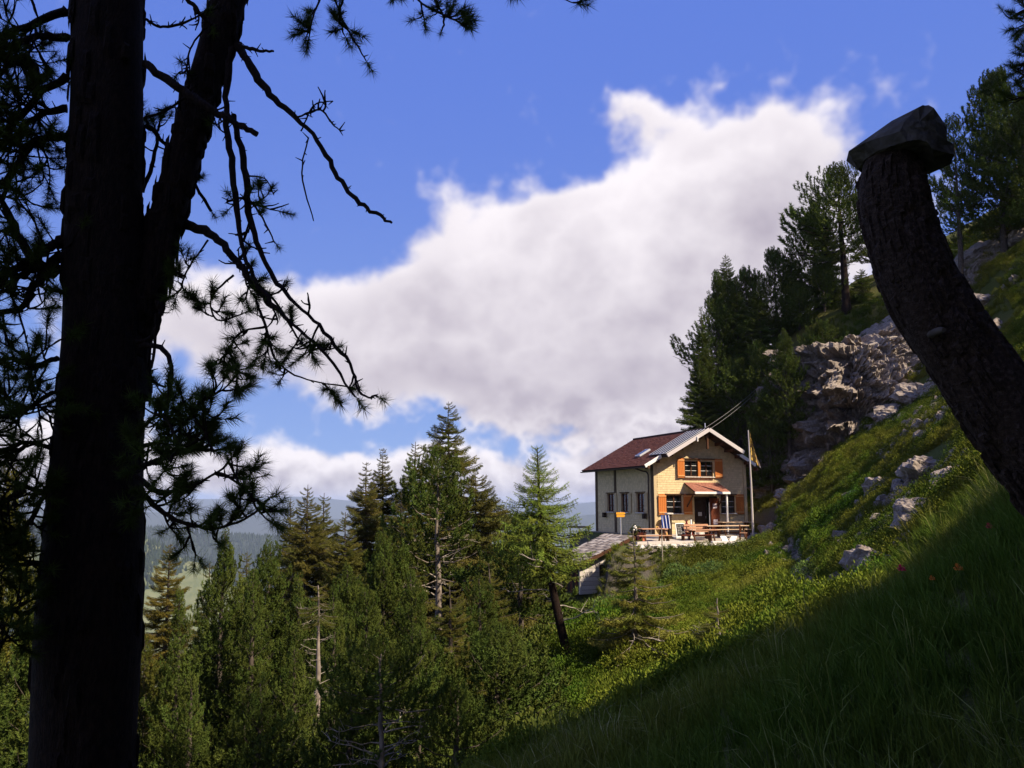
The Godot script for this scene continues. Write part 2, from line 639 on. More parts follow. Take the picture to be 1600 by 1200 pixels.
func build_far() -> void:
	var pl := PlaneMesh.new()
	pl.size = Vector2(44000, 44000)
	part("valley_floor", pl, mat(0.05, 0.075, 0.035), self, Vector3(0, -950, 0)).set_meta("kind", "structure")
	ridge("mountain_ridge", 15000, [[-1500, 778], [-600, 772], [0, 782], [300, 774], [470, 770], [560, 776], [640, 772], [760, 786], [860, 792], [930, 782], [1200, 776], [2500, 780]], 1400, 5200, 300, mat(0.026, 0.036, 0.022), 3)
	ridge("mountain_ridge", 9000, [[-1500, 790], [-200, 786], [60, 792], [300, 797], [460, 805], [620, 815], [860, 806], [940, 797], [1100, 792], [2500, 795]], 1000, 3200, 190, mat(0.026, 0.036, 0.022), 9)
	ridge("forest_ridge", 4200, [[-1500, 800], [0, 815], [250, 822], [330, 832], [460, 838], [600, 850], [900, 860], [2500, 860]], 700, 1500, 70, mat(0.026, 0.036, 0.022), 14)
	var meadow := tex_mat(noise_tex(31, 0.012, [lin(0.05, 0.07, 0.03), lin(0.10, 0.115, 0.05), lin(0.15, 0.15, 0.08)], 512), Vector3.ONE * 0.004)
	ridge("meadow_hill", 2300, [[-1500, 900], [-100, 885], [120, 842], [215, 834], [300, 872], [400, 925], [600, 960], [2500, 980]], 500, 700, 14, meadow, 21)
	# woods on the meadow hill and along the ridge behind it, too far off to tell trees apart
	var cone := new_st()
	for k in 6:
		var a0 := TAU * k / 6.0
		var a1 := TAU * (k + 1) / 6.0
		tri(cone, Vector3(cos(a0) * 0.2, 0.05, sin(a0) * 0.2), Vector3(0, 1, 0), Vector3(cos(a1) * 0.2, 0.05, sin(a1) * 0.2))
	var wood := done(cone)
	var r := RandomNumberGenerator.new()
	r.seed = 8
	var wn := FastNoiseLite.new()
	wn.seed = 3
	wn.frequency = 0.004
	var list: Array = []
	for i in 60000:
		var px := r.randf_range(-80, 470)
		var d := r.randf_range(1750, 2330)
		var q := P(px, 860, d)
		if wn.get_noise_2d(q.x, q.z) < 0.16: continue
		var y := far_hit(q, "meadow_hill")
		if y < -1e5: continue
		var s := r.randf_range(14, 24)
		list.append(Transform3D(Basis.from_scale(Vector3(s * 1.2, s, s * 1.2)), Vector3(q.x, y - 1.0, q.z)))
		if list.size() > 2600: break
	for i in 9000:
		var px := r.randf_range(-120, 760)
		var d := r.randf_range(3500, 4230)
		var q := P(px, 850, d)
		var y := far_hit(q, "forest_ridge")
		if y < -1e5: continue
		var s := r.randf_range(18, 32)
		list.append(Transform3D(Basis.from_scale(Vector3(s * 1.3, s, s * 1.3)), Vector3(q.x, y - 1.0, q.z)))
	var o := multi("distant_forest", wood, list, [], mat(0.018, 0.03, 0.014), self)
	tag(o, "dark conifer woods on the far side of the valley", "forest", "", "stuff")

func far_hit(q: Vector3, called: String) -> float:
	var mi: MeshInstance3D = get_node(called)
	if not used.has("tm_" + called): used["tm_" + called] = mi.mesh.surface_get_arrays(0)[Mesh.ARRAY_VERTEX]
	var vs: PackedVector3Array = used["tm_" + called]
	var nv := 26
	var px := 800.0 + FPX * (q.x / -q.z) / 1.0
	# nearest column by direction, then along it by distance
	var best := -1
	var lo := 0
	var hi := vs.size() / nv - 1
	var tq := q.x / -q.z
	while hi - lo > 1:
		var mid := (lo + hi) / 2
		var v := vs[mid * nv]
		if v.x / -v.z < tq: lo = mid
		else: hi = mid
	best = lo
	var f := clampf((tq - vs[lo * nv].x / -vs[lo * nv].z) / (vs[hi * nv].x / -vs[hi * nv].z - vs[lo * nv].x / -vs[lo * nv].z), 0, 1)
	var rq := Vector2(q.x, q.z).length()
	for k in nv - 1:
		var a := vs[best * nv + k].lerp(vs[hi * nv + k], f)
		var b := vs[best * nv + k + 1].lerp(vs[hi * nv + k + 1], f)
		var ra := Vector2(a.x, a.z).length()
		var rb := Vector2(b.x, b.z).length()
		if rq >= ra and rq <= rb: return lerpf(a.y, b.y, (rq - ra) / (rb - ra))
	return -1e6

func multi(called: String, mesh: Mesh, list: Array, cols: Array, m: Material, parent: Node) -> MultiMeshInstance3D:
	var mm := MultiMesh.new()
	mm.transform_format = MultiMesh.TRANSFORM_3D
	mm.use_colors = not cols.is_empty()
	mm.mesh = mesh
	mm.instance_count = list.size()
	for i in list.size():
		mm.set_instance_transform(i, list[i])
		if cols: mm.set_instance_color(i, cols[i])
	var o := MultiMeshInstance3D.new()
	o.name = called if parent != self else numbered(called)
	o.multimesh = mm
	o.material_override = m
	parent.add_child(o, true)
	o.set_meta("kind", "stuff")
	return o

# ---------- trees ----------
var boughs := {}

# a needle or a thin leaf: one long triangle
func needle(st: SurfaceTool, a: Vector3, d: Vector3, w: float, r: RandomNumberGenerator) -> void:
	var s := d.cross(Vector3(r.randf_range(-1, 1), r.randf_range(-1, 1), r.randf_range(-1, 1))).normalized() * (w * 0.5)
	tri(st, a - s, a + d, a + s)

func stem(st: SurfaceTool, pts: Array, r0: float, r1: float) -> void:
	var rr: Array = []
	for i in pts.size(): rr.append(lerpf(r0, r1, float(i) / (pts.size() - 1)))
	tube(st, pts, rr, 3, 0.0, 1.0, false)

func rvec(r: RandomNumberGenerator) -> Vector3:
	return Vector3(r.randf_range(-1, 1), r.randf_range(-1, 1), r.randf_range(-1, 1))

# a twig clad with needles
func clad(st: SurfaceTool, a: Vector3, b: Vector3, gap: float, len: float, w: float, lean: float, r: RandomNumberGenerator) -> void:
	var d := b - a
	var n := maxi(2, int(d.length() / gap))
	var t := d.normalized()
	for i in n:
		var p := a + d * ((i + r.randf()) / n)
		for k in 2:
			var side := rvec(r)
			side = (side - t * side.dot(t)).normalized()
			needle(st, p, (t * lean + side).normalized() * len * r.randf_range(0.7, 1.2), w, r)
	needle(st, b - t * len * 0.3, t * len * 1.2, w, r)

func spruce_bough(sd: int, sparse: float) -> ArrayMesh:
	var r := RandomNumberGenerator.new()
	r.seed = sd
	var st := new_st()
	var pts: Array = []
	for i in 6:
		var t := i / 5.0
		pts.append(Vector3(t, -0.16 * sin(t * 2.2) + 0.10 * t * t, r.randf_range(-0.015, 0.015)))
	var n := int(15 * sparse)
	for i in n:
		var t := 0.10 + 0.86 * i / n
		var p := sample(pts, t)
		for s in [-1, 1]:
			if r.randf() > 0.92: continue
			var l := (0.42 * (1.0 - t * 0.72)) * r.randf_range(0.65, 1.15)
			var q := p + Vector3(0.62, -0.18 - r.randf() * 0.25, 0.8 * s).normalized() * l
			clad(st, p, q, 0.02, 0.046, 0.015, 0.7, r)
			for k in 4:
				var f := 0.25 + 0.2 * k + r.randf() * 0.08
				var a := p.lerp(q, f)
				var e := a + Vector3(r.randf_range(0.4, 1.0), r.randf_range(-0.9, -0.05), s * r.randf_range(-0.5, 0.7)).normalized() * l * 0.42 * (1.1 - f * 0.5)
				clad(st, a, e, 0.022, 0.045, 0.014, 0.7, r)
	clad(st, sample(pts, 0.5), pts[5], 0.02, 0.045, 0.014, 0.8, r)
	return done(st)

func bough_stem(sd: int) -> ArrayMesh:
	var st := new_st()
	stem(st, [Vector3(0, 0, 0), Vector3(0.4, -0.1, 0), Vector3(0.8, -0.06, 0.01), Vector3(1, 0, 0)], 0.016, 0.004)
	return done(st)

func sample(pts: Array, t: float) -> Vector3:
	var f := clampf(t, 0, 1) * (pts.size() - 1)
	var i := mini(int(f), pts.size() - 2)
	return pts[i].lerp(pts[i + 1], f - i)

# a bough of a stone pine: upturned shoots, each a brush of long needles
func pine_bough(sd: int, shoots: int, nl: float, per: int) -> ArrayMesh:
	var r := RandomNumberGenerator.new()
	r.seed = sd
	var st := new_st()
	var pts: Array = [Vector3.ZERO, Vector3(0.35, -0.03, 0.02), Vector3(0.7, 0.05, -0.02), Vector3(1.0, 0.22, 0)]
	for i in shoots:
		var t := 0.22 + 0.78 * (i + r.randf() * 0.7) / shoots
		var p := sample(pts, t)
		var s := 1.0 if i % 2 else -1.0
		var q := p + Vector3(r.randf_range(0.3, 0.9), r.randf_range(-0.1, 0.5), s * r.randf_range(0.3, 1.0)).normalized() * (0.36 * (1.1 - t * 0.6) * r.randf_range(0.5, 1.15))
		if i == shoots - 1: q = pts[3] + Vector3(0.05, 0.05, 0)
		var up := (q - p).normalized() * 0.5 + Vector3(0.15, 1.0, 0)
		var e := q + up.normalized() * 0.14 * r.randf_range(0.7, 1.3)
		for k in per:
			var f := pow(r.randf(), 0.7)
			var a := p.lerp(q, 0.3 + f * 1.4) if f < 0.5 else q.lerp(e, (f - 0.5) * 2.0)
			var d := (up.normalized() * 0.75 + rvec(r) * 0.95).normalized() * nl * r.randf_range(0.7, 1.15)
			needle(st, a, d, 0.019, r)
	return done(st)

# a bough of a larch: thin and wispy, with small soft tufts and hanging twigs
func larch_bough(sd: int) -> ArrayMesh:
	var r := RandomNumberGenerator.new()
	r.seed = sd
	var st := new_st()
	var pts: Array = [Vector3.ZERO, Vector3(0.35, 0.0, 0.01), Vector3(0.7, -0.03, -0.01), Vector3(1.0, 0.08, 0)]
	for i in 34:
		var t := 0.06 + 0.94 * i / 33.0
		var p := sample(pts, t)
		for k in 7: needle(st, p, (rvec(r) + Vector3(0.2, 0.3, 0)).normalized() * 0.045, 0.010, r)
		if i % 2 == 0 and t < 0.95:
			var l := r.randf_range(0.12, 0.32) * (1.1 - t * 0.5)
			var q := p + Vector3(r.randf_range(0.1, 0.7), -r.randf_range(0.3, 1.0), r.randf_range(-0.9, 0.9)).normalized() * l
			for j in 9:
				var a := p.lerp(q, (j + 0.5) / 9.0)
				for k in 4: needle(st, a, rvec(r).normalized() * 0.04, 0.009, r)
	return done(st)

# a bare dead branch with a few twigs
func dead_bough(sd: int) -> ArrayMesh:
	var r := RandomNumberGenerator.new()
	r.seed = sd
	var st := new_st()
	var pts: Array = [Vector3.ZERO]
	for i in 5: pts.append(pts[-1] + Vector3(0.2, r.randf_range(-0.07, 0.06), r.randf_range(-0.06, 0.06)))
	stem(st, pts, 0.02, 0.005)
	for i in 5:
		var p := sample(pts, r.randf_range(0.25, 1.0))
		var q := p + Vector3(r.randf_range(0.1, 0.8), r.randf_range(-0.3, 0.6), r.randf_range(-1, 1)).normalized() * r.randf_range(0.12, 0.34)
		stem(st, [p, p.lerp(q, 0.5) + rvec(r) * 0.02, q], 0.008, 0.003)
	return done(st)

func build_boughs() -> void:
	boughs.spruce = [spruce_bough(1, 1.0), spruce_bough(2, 1.0), spruce_bough(3, 1.1)]
	boughs.thin = [spruce_bough(5, 0.62), spruce_bough(6, 0.7)]
	boughs.pine = [pine_bough(11, 12, 0.08, 60), pine_bough(12, 13, 0.08, 60), pine_bough(13, 11, 0.085, 64)]
	boughs.larch = [larch_bough(21), larch_bough(22)]
	boughs.dead = [dead_bough(31), dead_bough(32), dead_bough(33)]
	boughs.stem = [bough_stem(41)]

# one conifer. o: kind, h, r (crown radius), lo (share of the height where the crown begins), tint, bend, dead, trunk radius
func conifer(called: String, label: String, base: Vector3, o: Dictionary) -> Node3D:
	var r := RandomNumberGenerator.new()
	r.seed = hash(label)
	var kind: String = o.kind
	var h: float = o.h
	var t := thing(called, label, "tree", base, 0.0, o.get("group", ""))
	var bend: Vector3 = o.get("bend", Vector3(r.randf_range(-0.02, 0.02), 0, r.randf_range(-0.02, 0.02)) * h)
	var r0: float = o.get("tr", 0.012 * h + 0.05)
	var pts: Array = []
	var rad: Array = []
	var n := 14
	for i in n + 1:
		var f := float(i) / n
		pts.append(Vector3(bend.x * pow(1.0 - f, 2.0) * -1.0 + bend.x, 0, bend.z * pow(1.0 - f, 2.0) * -1.0 + bend.z) * 1.0 + Vector3(hn.get_noise_2d(f * 90.0, r0 * 1000.0) * 0.08, f * h - (0.5 if i == 0 else 0.0), 0))
		rad.append(r0 * (1.0 - f) * (1.25 if i == 0 else 1.0) + 0.012)
	var st := new_st()
	tube(st, pts, rad, 8, 0.25, 2.0)
	part("trunk", done(st), o.get("bark", M.bark_grey), t)
	var lo: float = o.get("lo", 0.12)
	var R: float = o.r
	var lists := {}
	var tints := {}
	var stems: Array = []
	var y := lo * h
	var tint: Color = o.get("tint", Color(0.05, 0.06, 0.016))
	var sides := 0.0
	var dens: float = o.get("dens", 1.0)
	var fam: Array = boughs[kind]
	var clump := r.randf() * 100.0
	while y < h * 0.99:
		var f := (y - lo * h) / (h - lo * h)
		var prof := 0.0
		var pitch := 0.0
		var count := 6
		var step := 0.3
		if kind == "spruce" or kind == "thin":
			prof = pow(1.0 - f, 0.82) * (0.72 + 0.28 * smoothstep(0.0, 0.12, f)) + 0.035
			pitch = lerpf(-0.30, 0.55, pow(f, 1.6))
			count = int(7 * dens) if f < 0.85 else 4
			step = clampf(R * prof * 0.16, 0.14, 0.36)
		elif kind == "pine":
			var top: float = o.get("rnd", 0.6)
			prof = pow(maxf(0.0, 1.0 - pow(f, 1.0 + top * 2.0)), 0.75) * (0.62 + 0.38 * smoothstep(0.0, 0.25, f)) + 0.10 * (1.0 - f) + 0.08
			pitch = lerpf(-0.05, 0.95, f)
			count = int(7 * dens) if f < 0.9 else 5
			step = clampf(R * prof * 0.14, 0.16, 0.36)
		else:
			prof = pow(1.0 - f, 0.9) * (0.55 + 0.45 * smoothstep(0.0, 0.2, f)) + 0.04
			pitch = lerpf(-0.12, 0.5, f * f)
			count = int(6 * dens)
			step = 0.17
		sides += 1.3
		for k in count:
			var an := sides + TAU * (k + r.randf_range(-0.35, 0.35)) / count
			# lumps and gaps: some sides of the crown reach further than others
			var lump: float = 1.0 + o.get("lump", 0.28) * 1.6 * hn.get_noise_3d(cos(an) * 26.0 + clump, y * 16.0, sin(an) * 26.0)
			if r.randf() < o.get("gap", 0.08): continue
			var len := maxf(0.22, R * prof * lump * r.randf_range(0.72, 1.12))
			var yy := minf(y + r.randf_range(-0.5, 0.5) * step, h * 0.995)
			var fy := yy / h
			var c := sample(pts, fy)
			c.y = yy
			var b := Basis(Vector3.UP, an) * Basis(Vector3.BACK, pitch + r.randf_range(-0.16, 0.16))
			var thick := clampf(len, 0.5, 1.6) / len if kind == "pine" else 1.0
			b = b * Basis.from_scale(Vector3(len, len * clampf(thick, 0.8, 1.3), len * clampf(thick, 0.8, 1.3)))
			var v := r.randi() % fam.size()
			if not lists.has(v):
				lists[v] = []
				tints[v] = []
			lists[v].append(Transform3D(b, c))
			if kind != "pine" or k % 2 == 0: stems.append(Transform3D(b, c))
			var q := r.randf_range(0.72, 1.3)
			var warm := r.randf_range(0.9, 1.15)
			tints[v].append(Color(tint.r * q * warm, tint.g * q, tint.b * q))
		y += step * r.randf_range(0.8, 1.2)
	for v in lists:
		multi("foliage", fam[v], lists[v], tints[v], M.needles, t)
	if stems: multi("branches", boughs.stem[0], stems, [], o.get("bark", M.bark_grey), t)
	var nd: int = o.get("dead", 0)
	for k in nd:
		var yy := h * r.randf_range(o.get("dead_lo", 0.06), o.get("dead_hi", lo + 0.2))
		var len := r.randf_range(0.5, 1.0) * minf(R, 1.5)
		var c := sample(pts, yy / h)
		c.y = yy
		var d := part("dead_branch", boughs.dead[r.randi() % 3], M.deadwood, t, c, Vector3(0, r.randf() * TAU, r.randf_range(-0.2, 0.5)))
		d.scale = Vector3.ONE * len
	return t

# top of the tree at picture point (px, py), d metres off; it stands on the ground below that
func tree_at(called: String, label: String, px: float, py: float, d: float, o: Dictionary) -> Node3D:
	var top := P(px, py, d)
	var b := on_ground(top.x, top.z)
	if o.has("foot"):
		var f: Vector3 = P(o.foot[0], o.foot[1], d)
		b = on_ground(f.x, f.z)
		o.bend = Vector3(top.x - b.x, 0, top.z - b.z)
	o.h = top.y - b.y
	return conifer(called, label, b, o)

func build_trees() -> void:
	build_boughs()
	var sp := Color(0.095, 0.098, 0.022)
	var br := Color(0.098, 0.095, 0.024)
	var pn := Color(0.066, 0.092, 0.02)
	var pd := pn
	var gw := "conifers on the slope falling away to the valley"
	# wood below the hut
	tree_at("spruce_tree", "tallest spruce with airy layered top above the wood", 709, 627, 40, {kind = "spruce", r = 3.6, tint = sp, gap = 0.2, lo = 0.3, group = gw})
	tree_at("spruce_tree", "slender dark spruce just beside the tallest one", 653, 690, 38, {kind = "spruce", r = 2.5, tint = sp, lo = 0.3, group = gw})
	tree_at("stone_pine", "dense stone pine with bare pale lower trunk and dead branches", 690, 700, 27, {kind = "pine", r = 1.6, tint = pn, lo = 0.5, dead = 16, dead_lo = 0.42, dead_hi = 0.74, gap = 0.2, dens = 0.85, bark = M.bark_pale, group = gw, rnd = 0.15})
	tree_at("spruce_tree", "olive spruce with thin pointed top, one of a close pair", 597, 700, 42, {kind = "spruce", r = 2.5, tint = br, lo = 0.3, group = gw})
	tree_at("spruce_tree", "bushier olive spruce, the lower one of a close pair", 572, 722, 40, {kind = "spruce", r = 2.7, tint = br, lo = 0.3, group = gw})
	tree_at("spruce_tree", "brownish spruce, front one of a pair with double tops", 482, 757, 36, {kind = "spruce", r = 2.6, tint = br, lo = 0.3, group = gw})
	tree_at("spruce_tree", "brownish spruce, rear one of a pair with double tops", 503, 770, 37.5, {kind = "spruce", r = 2.4, tint = sp, lo = 0.3, group = gw})
	tree_at("spruce_tree", "small thin spruce tip against the blue mountains", 452, 778, 46, {kind = "spruce", r = 2.2, tint = sp, lo = 0.35, group = gw})
	tree_at("spruce_tree", "golden green spruce standing before the far meadow hill", 257, 850, 33, {kind = "spruce", r = 2.5, tint = Color(0.11, 0.095, 0.02), lo = 0.3, group = gw})
	tree_at("spruce_tree", "wide brown tinged spruce behind the dense stone pine", 742, 738, 37, {kind = "spruce", r = 3.6, tint = br, lo = 0.3, group = gw})
	tree_at("spruce_tree", "dull green spruce whose top meets the larch", 790, 800, 42, {kind = "spruce", r = 3.2, tint = sp, lo = 0.3, group = gw})
	tree_at("stone_pine", "full green stone pine with rounded crown nearest the thick trunk", 347, 833, 21, {kind = "pine", r = 1.25, tint = pn, lo = 0.12, rnd = 0.05, lump = 0.55, gap = 0.16, dens = 1.2, group = gw})
	tree_at("stone_pine", "broad green stone pine with pale bare stem at its foot", 425, 850, 24, {kind = "pine", r = 1.6, tint = pn, lo = 0.2, dead = 8, rnd = 0.05, lump = 0.55, gap = 0.16, dens = 1.2, group = gw})
	tree_at("stone_pine", "short stone pine under the golden green spruce", 235, 1000, 19, {kind = "pine", r = 1.2, tint = Color(0.075, 0.085, 0.018), lo = 0.1, rnd = 0.1, gap = 0.18, group = gw})
	tree_at("stone_pine", "very dark stone pine in the middle of the wood", 605, 845, 25, {kind = "pine", r = 1.7, tint = pd, lo = 0.15, rnd = 0.1, lump = 0.55, gap = 0.16, dens = 1.2, group = gw})
	tree_at("stone_pine", "dark stone pine filling the gap below the spruce pair", 545, 890, 23, {kind = "pine", r = 1.3, tint = pd, lo = 0.12, rnd = 0.1, gap = 0.18, dens = 1.2, group = gw})
	tree_at("stone_pine", "green stone pine below the brown tinged spruce", 745, 905, 21, {kind = "pine", r = 1.2, tint = pn, lo = 0.1, rnd = 0.1, gap = 0.18, group = gw})
	tree_at("stone_pine", "low dark pine under the dense stone pine's bare trunk", 655, 985, 17, {kind = "pine", r = 1.15, tint = pd, lo = 0.05, rnd = 0.2, gap = 0.18, group = gw})
	tree_at("young_pine", "young pine with bright top and whorls of pale dead twigs", 597, 1022, 14, {kind = "pine", r = 0.95, tint = pn, lo = 0.62, dead = 16, dead_lo = 0.3, dead_hi = 0.64, bark = M.bark_pale, tr = 0.06, rnd = 0.2, group = gw})
	tree_at("dead_pine", "bare bleached stem with broken dead twigs in the wood", 505, 915, 18, {kind = "thin", r = 0.5, tint = sp, lo = 0.86, dead = 26, dead_lo = 0.45, dead_hi = 0.9, bark = M.bark_pale, tr = 0.10, group = gw})
	tree_at("larch_tree", "feathery light green larch on a dark leaning trunk", 840, 700, 24, {kind = "larch", r = 1.75, tint = Color(0.18, 0.235, 0.04), lo = 0.42, dens = 2.3, tr = 0.15, foot = [892, 1150], dead = 10, dead_lo = 0.12, dead_hi = 0.5, bark = M.bark_dark, gap = 0.05, group = gw})
	tree_at("stone_pine", "dark stone pine standing close behind the larch", 812, 812, 26, {kind = "pine", r = 1.5, tint = pd, lo = 0.3, rnd = 0.2, lump = 0.55, gap = 0.16, group = gw})
	tree_at("stone_pine", "low dark pine at the foot of the larch", 780, 985, 18, {kind = "pine", r = 1.3, tint = pd, lo = 0.05, rnd = 0.2, gap = 0.18, group = gw})
	tree_at("stone_pine", "yellow green pine seen past the thick trunk's far side", 18, 730, 15, {kind = "pine", r = 1.5, tint = Color(0.10, 0.105, 0.02), lo = 0.1, rnd = 0.1, gap = 0.18, dens = 0.9, group = gw})
	tree_at("stone_pine", "low pine in the shade behind the thick trunk", 60, 960, 13, {kind = "pine", r = 1.4, tint = pn, lo = 0.05, rnd = 0.2, gap = 0.18, group = gw})
	tree_at("young_spruce", "sparse young spruce on the bank below the terrace", 988, 828, 23, {kind = "spruce", r = 1.6, tint = Color(0.17, 0.175, 0.035), lo = 0.05, gap = 0.2, dens = 0.9, tr = 0.07, bark = M.bark_pale, dead = 8, dead_lo = 0.05, dead_hi = 0.5, group = "young trees on the bank"})
	tree_at("young_spruce", "small half dead spruce on the bank beside the fallen log", 1124, 935, 19, {kind = "spruce", r = 0.8, tint = Color(0.12, 0.13, 0.03), lo = 0.25, gap = 0.4, tr = 0.05, bark = M.bark_pale, dead = 16, dead_lo = 0.02, dead_hi = 0.6, group = "young trees on the bank"})
	for v in [["narrow spruce behind the broad green stone pine", 385, 862, 31, 2.0, sp], ["spruce standing between the brownish pair and the dark pine", 535, 800, 35, 2.4, sp], ["spruce half hidden behind the dense stone pine", 628, 770, 33, 2.2, br]]:
		tree_at("spruce_tree", v[0], v[1], v[2], v[3], {kind = "spruce", r = v[4], tint = v[5], lo = 0.25, group = gw})
	for v in [["bushy low pine below the full green stone pine", 300, 1060, 15, 0.95, pn], ["low lit pine at the foot of the broad stone pine", 405, 1070, 15, 1.0, pn], ["low dark pine beside the bleached stem", 462, 1010, 17, 1.0, pd], ["small dark pine beside the young pine", 545, 1075, 14.5, 0.8, pd], ["bushy pine on the slope between young pine and larch", 710, 1085, 14, 0.95, pn]]:
		tree_at("stone_pine", v[0], v[1], v[2], v[3], {kind = "pine", r = v[4], tint = v[5], lo = 0.05, rnd = 0.0, lump = 0.5, gap = 0.15, group = gw})
	for v in [["slim pointed pine just past the full green stone pine", "pine", 392, 893, 20, 1.0, pn], ["slim dark pine before the brownish spruce pair", "pine", 470, 905, 21, 1.1, pd], ["pointed pine close beside the bleached stem", "pine", 528, 925, 19.5, 1.0, pn],
			["narrow dark pine before the very dark stone pine", "pine", 578, 925, 20.5, 1.1, pd], ["pointed dark pine below the dense stone pine", "pine", 642, 900, 20.5, 1.1, pd], ["slim green spruce before the brown tinged spruce", "spruce", 705, 915, 19.5, 1.5, sp],
			["pointed olive spruce beside the larch trunk", "spruce", 768, 880, 22, 1.7, sp], ["small pointed pine in front of the golden green spruce", "pine", 282, 935, 18, 0.95, pn], ["slim olive spruce between the two big green stone pines", "spruce", 318, 880, 25, 1.6, sp]]:
		tree_at("stone_pine" if v[1] == "pine" else "spruce_tree", v[0], v[2], v[3], v[4], {kind = v[1], r = v[5], tint = v[6], lo = 0.08, rnd = 0.0, lump = 0.45, gap = 0.14, dead = 3, group = gw})
	# trees on the rocks behind the hut
	var gc := "trees on the cliff behind the hut"
	tree_at("spruce_tree", "dark spruce behind the hut ridge with drooping layers", 1092, 545, 66, {kind = "spruce", r = 3.4, tint = pd, lo = 0.05, group = gc})
	tree_at("spruce_tree", "slim spruce tip rising among the cliff pines", 1137, 396, 72, {kind = "spruce", r = 2.6, tint = pd, lo = 0.2, group = gc})
	tree_at("stone_pine", "tall dark pine at the outer end of the cliff row", 1118, 425, 69, {kind = "pine", r = 2.9, tint = pd, lo = 0.05, rnd = 0.15, lump = 0.55, gap = 0.14, dens = 1.1, group = gc})
	tree_at("stone_pine", "dark pine next to the slim spruce tip", 1165, 420, 70, {kind = "pine", r = 2.9, tint = pd, lo = 0.1, rnd = 0.15, lump = 0.55, gap = 0.14, dens = 1.1, group = gc})
	tree_at("stone_pine", "dark cliff pine with pointed crown above the flagpole", 1207, 394, 70, {kind = "pine", r = 2.9, tint = pd, lo = 0.1, rnd = 0.1, lump = 0.55, gap = 0.14, dens = 1.1, group = gc})
	tree_at("stone_pine", "slender cliff pine with tall narrow crown", 1266, 318, 70, {kind = "pine", r = 2.3, tint = pd, lo = 0.1, rnd = 0.1, gap = 0.14, lump = 0.55, dens = 1.1, group = gc})
	tree_at("stone_pine", "high cliff pine with bare black trunk and open crown", 1310, 265, 66, {kind = "pine", r = 3.1, tint = pd, lo = 0.36, rnd = 0.7, lump = 0.5, gap = 0.2, tr = 0.36, bark = M.bark_dark, dead = 5, group = gc})
	tree_at("stone_pine", "cliff pine half hidden by the leaning stump", 1375, 330, 68, {kind = "pine", r = 2.4, tint = pd, lo = 0.3, rnd = 0.6, lump = 0.5, gap = 0.2, group = gc})
	tree_at("young_pine", "small lit pine rooted in the cliff face above the flag", 1226, 515, 59, {kind = "pine", r = 1.7, tint = pn, lo = 0.3, rnd = 0.2, gap = 0.25, dead = 8, group = gc})
	tree_at("young_pine", "small green pine on the cliff beside the shadowed cave", 1284, 505, 60.5, {kind = "pine", r = 1.5, tint = pn, lo = 0.35, rnd = 0.2, gap = 0.25, dead = 6, group = gc})
	tree_at("stone_pine", "open sparse pine on the upper slope beside the stump's cap stone", 1481, 185, 58, {kind = "pine", r = 2.0, tint = pn, lo = 0.3, rnd = 0.5, gap = 0.4, dens = 0.8, lump = 0.5, dead = 8, group = gc})
	tree_at("stone_pine", "large full pine on the crest of the upper slope", 1545, 122, 58, {kind = "pine", r = 3.2, tint = pd, lo = 0.12, rnd = 0.6, lump = 0.45, dens = 1.2, group = gc})
	tree_at("stone_pine", "pine on the upper slope with crown against the large full pine", 1600, 150, 56, {kind = "pine", r = 2.8, tint = pd, lo = 0.1, rnd = 0.6, lump = 0.45, dens = 1.2, group = gc})
	tree_at("stone_pine", "squat dark pine crowding the cliff foot behind the hut", 1150, 560, 66, {kind = "pine", r = 2.2, tint = pd, lo = 0.02, rnd = 0.6, lump = 0.45, dens = 1.2, group = gc})
	tree_at("stone_pine", "dark pine behind the hut gable below the pointed cliff pine", 1195, 550, 64.5, {kind = "pine", r = 2.6, tint = pd, lo = 0.02, rnd = 0.6, lump = 0.45, dens = 1.2, group = gc})
	tree_at("stone_pine", "dark pine on the cliff edge between slender pine and bare trunk", 1246, 450, 68, {kind = "pine", r = 2.0, tint = pd, lo = 0.02, rnd = 0.15, lump = 0.55, gap = 0.14, dens = 1.1, group = gc})
	tree_at("stone_pine", "low pine at the root of the high cliff pine", 1285, 420, 68, {kind = "pine", r = 2.2, tint = pd, lo = 0.02, rnd = 0.5, lump = 0.45, group = gc})
	conifer("stone_pine", "pine on the steep slope whose shadow falls on the hut gable", on_ground(32.0, -45.3), {kind = "pine", h = 10.0, r = 2.0, tint = pd, lo = 0.1, rnd = 0.5, dens = 1.1, group = gc})
	tree_at("stone_pine", "dark pine at the cliff foot beside the flag", 1200, 600, 60, {kind = "pine", r = 1.9, tint = pd, lo = 0.05, rnd = 0.15, lump = 0.5, gap = 0.12, group = gc})
	tree_at("stone_pine", "dark pine leaning on the cliff foot between the two lit young pines", 1254, 560, 61, {kind = "pine", r = 1.9, tint = pd, lo = 0.05, rnd = 0.15, lump = 0.5, gap = 0.12, group = gc})
	for v in [["narrow dark spruce at the outer edge of the cliff stand", 1098, 478, 67, 2.3], ["narrow spruce between the outer cliff pines", 1152, 432, 68, 2.2], ["narrow spruce just below the pointed cliff pine", 1186, 440, 67, 2.2], ["narrow spruce beside the tall narrow cliff pine", 1234, 385, 69, 2.2], ["narrow spruce on the cliff next to the bare black trunk", 1288, 325, 69, 2.2], ["short spruce on the turf above the sunlit cliff", 1345, 420, 67, 1.8]]:
		tree_at("spruce_tree", v[0], v[1], v[2], v[3], {kind = "spruce", r = v[4], tint = pn, lo = 0.04, gap = 0.05, group = gc})
	# the wood uphill that keeps the foreground in shade
	var gu := "shade trees uphill beside the viewer"
	var k := 0
